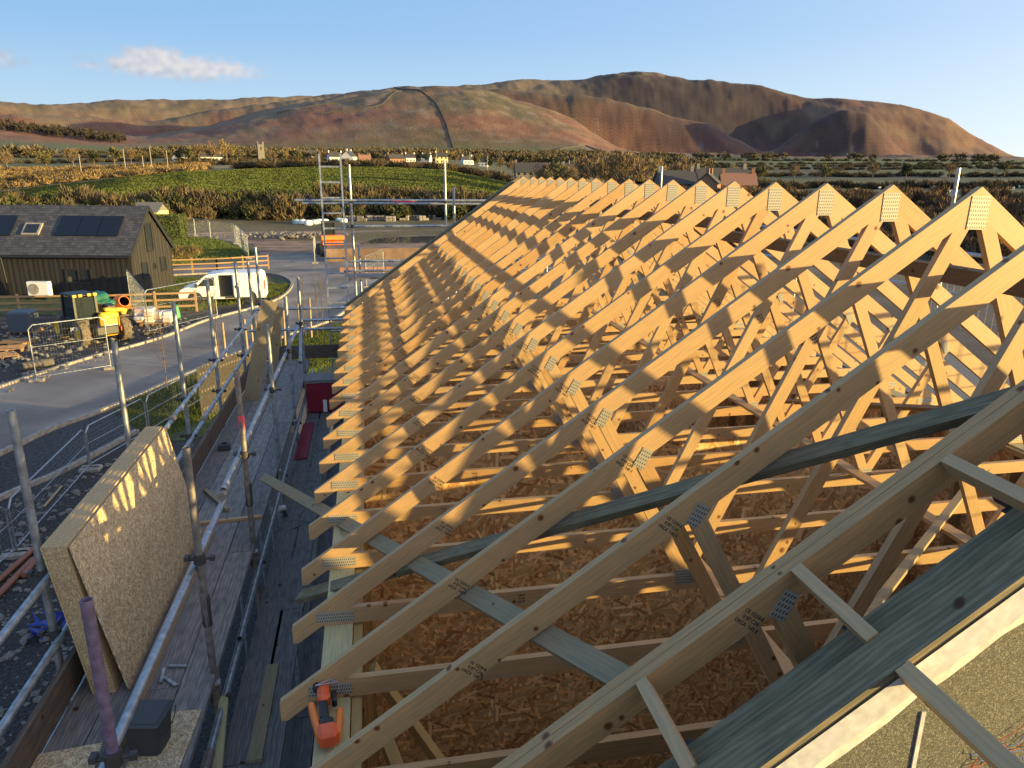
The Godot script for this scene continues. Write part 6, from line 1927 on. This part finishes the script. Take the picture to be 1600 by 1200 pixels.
	for k in 15000:
		var gr := sqrt(rng.randf_range(130.0 * 130.0, 268.0 * 268.0))
		gx.append(Transform3D(Basis(Vector3.UP, rng.randf() * TAU).scaled(Vector3.ONE * rng.randf_range(0.7, 1.3)), polar(rng.randf_range(-25.0, 11.5), gr)))
	multi("field_grass", gb.done(), M.leaf, gx, "green grass of the sloping field behind the scrub", "grass")
	# reeds in the golden field
	var rx := []
	for k in 900:
		var p := polar(rng.randf_range(-23.5, -11.0), rng.randf_range(280.0, 430.0))
		var s := rng.randf_range(0.8, 1.7)
		rx.append(Transform3D(Basis(Vector3.UP, rng.randf() * TAU).scaled(Vector3(s * 2.0, s, s * 2.0)), p + Vector3(0, s * 0.3, 0)))
	multi("reed_bed", crown(480, 90, Vector3(1.0, 0.6, 1.0), 0.5, [Color(0.33, 0.225, 0.085), Color(0.26, 0.175, 0.07), Color(0.17, 0.11, 0.05)], 1.0), M.leaf, rx, "golden dry reed field above the green field", "reeds")

# ---------------------------------------------------------------- village
func cottage(a: float, r: float, w: float, d: float, h: float, wall: Material, roof: Material, label: String, yaw := 0.0) -> void:
	var o := thing("village_house", label, "house", polar(a, r), -deg_to_rad(a) + yaw)
	var b := MB.new()
	b.prism(PackedVector2Array([Vector2(-d / 2, -1), Vector2(-d / 2, h), Vector2(0, h + d * 0.42), Vector2(d / 2, h), Vector2(d / 2, -1)]), -w / 2, w / 2)
	part(o, "wall", b, wall, Transform3D(Basis(Vector3.UP, PI / 2), Vector3.ZERO))
	b = MB.new()
	for s in [-1.0, 1.0]:
		b.bar(Vector3(0, h - 0.15, s * (d / 2 + 0.3)), Vector3(0, h + d * 0.42 + 0.15, 0), w + 0.5, 0.22)
	var rf := part(o, "roof", b, roof)
	for s in [-1.0, 1.0]:
		b = MB.new()
		b.bx(Vector3(s * (w / 2 - 0.5), h + d * 0.42 + 0.5, 0), Vector3(0.8, 1.6, 0.8))
		part(rf, "chimney", b, wall)
	var n := int(w / 2.6)
	for k in n:
		for fl in (2 if h > 4.0 else 1):
			b = MB.new()
			b.bx(Vector3(-w / 2 + (k + 0.5) * w / n, 1.4 + 2.5 * fl, d / 2 + 0.03), Vector3(1.0, 1.2, 0.08))
			part(o, "window", b, M.glass)

func village() -> void:
	cottage(-1.2, 520, 9, 8, 4.2, M.render_white, M.roof_dark, "cream white gabled house with a dark roof above the green field", 1.25)
	cottage(-2.2, 560, 10, 7, 4.0, M.render_white, M.roof_dark, "white house with a grey roof next to the cream gabled house", 0.3)
	cottage(-0.1, 600, 9, 7, 2.8, M.brick, M.brick, "low red roofed house in the village", 0.1)
	cottage(2.1, 600, 13, 8, 3.2, M.brick, M.roof_dark, "long brown bungalow in the middle of the village", 0.5)
	cottage(3.2, 640, 8, 7, 3.4, M.render_white, M.roof_dark, "small white cottage beside the brown bungalow", 0.2)
	cottage(4.4, 680, 8, 7, 3.4, M.render_white, M.roof_dark, "small white cottage behind bare trees in the village", -0.3)
	cottage(5.5, 560, 9, 7, 4.6, M.render_cream, M.roof_dark, "yellow house with upstairs windows at the edge of the green field", 0.1)
	cottage(7.4, 640, 9, 7, 3.4, M.render_white, M.roof_dark, "white house among dark shrubs at the end of the village", 0.4)
	cottage(8.6, 600, 8, 6, 3.2, M.render_white, M.roof_dark, "white cottage furthest along the village street", -0.2)
	cottage(-12.6, 700, 9, 8, 3.6, M.render_white, M.roof_dark, "white cottage with a steep gable under the far trees", 1.0)
	cottage(-10.6, 720, 18, 7, 3.0, M.render_white, M.roof_dark, "long pale farmhouse under the far trees", 0.1)
	cottage(-4.2, 1150, 34, 12, 5.0, M.render_white, M.roof_dark, "long pale farm shed at the foot of the hill", 0.25)
	cottage(13.2, 330, 26, 9, 4.5, M.stone, M.roof_dark, "long dark building with pale chimneys behind the roof ridge", 0.15)
	cottage(16.0, 300, 16, 9, 4.5, M.stone, M.roof_dark, "grey farm building behind the brown trees", 0.2)
	cottage(22.8, 190, 9, 7, 3.2, M.stone, M.roof_dark, "dark roofed barn behind the roof ridge by the brown tree", 0.3)
	cottage(26.0, 200, 13, 8, 3.4, M.stone, M.roof_dark, "stone farmhouse with a dark roof beyond the ridge", 0.35)
	cottage(25.2, 185, 5, 5, 3.4, M.brick, M.roof_dark, "small pink gabled annexe in front of the stone farmhouse", 1.4)
	cottage(27.2, 192, 8, 6, 3.0, M.brick, M.brick, "low brown outbuilding beside the stone farmhouse", 0.2)
	# church tower
	var c := thing("church_tower", "square stone church tower rising from the trees", "tower", polar(-7.3, 780), 0.3)
	var b := MB.new()
	b.bx(Vector3(0, 7.0, 0), Vector3(6.0, 14.0, 6.0))
	for x in [-2.6, 2.6]:
		for z in [-2.6, 2.6]:
			b.bx(Vector3(x, 15.2, z), Vector3(0.9, 2.6, 0.9))
	part(c, "tower", b, M.stone)
	b = MB.new()
	b.bx(Vector3(0, 10.5, 3.03), Vector3(1.4, 3.0, 0.1))
	part(c, "belfry_opening", b, M.black)
	# poles
	for q in [[-18.6, 330, 7.5], [-16.0, 330, 8.5], [-14.9, 350, 6.0], [-14.4, 330, 8.8], [-13.4, 340, 7.5], [-1.4, 480, 9.0], [5.15, 420, 9.0], [7.6, 460, 9.0], [8.9, 450, 8.5], [18.5, 300, 12.0], [15.0, 300, 10.0]]:
		var o := thing("utility_pole", "pale timber utility pole standing in the valley", "pole", polar(q[0], q[1]), 0, "utility poles in the valley")
		b = MB.new()
		b.tube(Vector3(0, -0.5, 0), Vector3(0, q[2], 0), 0.20, 0.15, 6)
		part(o, "pole", b, M.concrete)
		b = MB.new()
		b.bx(Vector3(0, q[2] - 0.5, 0), Vector3(1.2, 0.12, 0.12))
		part(o, "crossarm", b, M.grey_fence)
	# sheep
	var sheep := MB.new()
	sheep.lathe(Vector3(-0.5, 0.62, 0), Vector3.RIGHT, [Vector2(0, 0.02), Vector2(0.1, 0.26), Vector2(0.5, 0.34), Vector2(0.9, 0.26), Vector2(1.0, 0.02)], 8)
	sheep.lathe(Vector3(0.42, 0.80, 0), Vector3(0.8, 0.3, 0).normalized(), [Vector2(0, 0.12), Vector2(0.2, 0.13), Vector2(0.36, 0.05)], 6)
	for x in [-0.3, 0.3]:
		for z in [-0.14, 0.14]:
			sheep.tube(Vector3(x, 0.45, z), Vector3(x, 0, z), 0.05, 0.04, 5)
	var sm := sheep.done()
	for k in 22:
		var o := one("sheep", sm, M.wool, "white sheep grazing in the dull green field beyond the ridge", "sheep", "sheep in the far field")
		o.position = polar(rng.randf_range(33.0, 46.0), rng.randf_range(215.0, 320.0))
		o.rotation.y = rng.randf() * TAU
	# stone walls over the hills
	for w in [[[2.2, 2660], [4.0, 2560], [5.2, 2350], [5.9, 2150], [6.4, 1900]], [[-6.0, 2450], [-2.0, 2470], [1.2, 2480], [3.0, 2600]], [[-3.0, 2330], [0.0, 2330], [1.3, 2350], [2.6, 2600]], [[14.0, 1900], [16.2, 2080], [17.6, 1980]]]:
		var q := MB.new()
		for k in w.size() - 1:
			for j in 14:
				var p0 := polar(lerpf(w[k][0], w[k + 1][0], j / 14.0), lerpf(w[k][1], w[k + 1][1], j / 14.0))
				var p1 := polar(lerpf(w[k][0], w[k + 1][0], (j + 1) / 14.0), lerpf(w[k][1], w[k + 1][1], (j + 1) / 14.0))
				q.bar(p0 + Vector3(0, 0.8, 0), p1 + Vector3(0, 0.8, 0), 1.5, 3.2)
		one("stone_wall", q, M.roof_dark, "dark dry stone wall climbing over the brown hillside", "wall", "stone walls on the hills")

func strings() -> void:
	for q in [["red_string", "tangled red string on the felt of the gable panel", mat(0.5, 0.05, 0.03, 0.7), 0.0], ["blue_string", "tangled blue string on the felt of the gable panel", mat(0.03, 0.12, 0.35, 0.7), 0.6]]:
		var b := MB.new()
		for k in 7:
			var p := Vector3(-1.36 + rng.randf() * (0.30 - 0.2 * q[3]) + 0.1 * q[3], -1.47 + rng.randf() * 0.12, 1.703)
			var a := rng.randf_range(-0.5, 1.2)
			var ps := []
			for j in 9:
				ps.append(p)
				a += rng.randfn() * 0.35 * (1.0 + 2.0 * q[3])
				p += Vector3(cos(a), sin(a) * 0.6, 0) * 0.018
				p.z = 1.703 + rng.randf() * 0.004
			b.path(ps, 0.0011, 4)
		one(q[0], b, q[2], q[1], "string")

func _ready() -> void:
	rng.seed = 7
	hill_noise = fnl(71, 0.0016, 5)
	fine_noise = fnl(72, 0.05, 4)
	set_up()
	materials()
	land()
	roof_frame()
	building()
	scaffold()
	deck_things()
	house()
	site()
	van()
	telehandler()
	plants()
	village()
	strings()
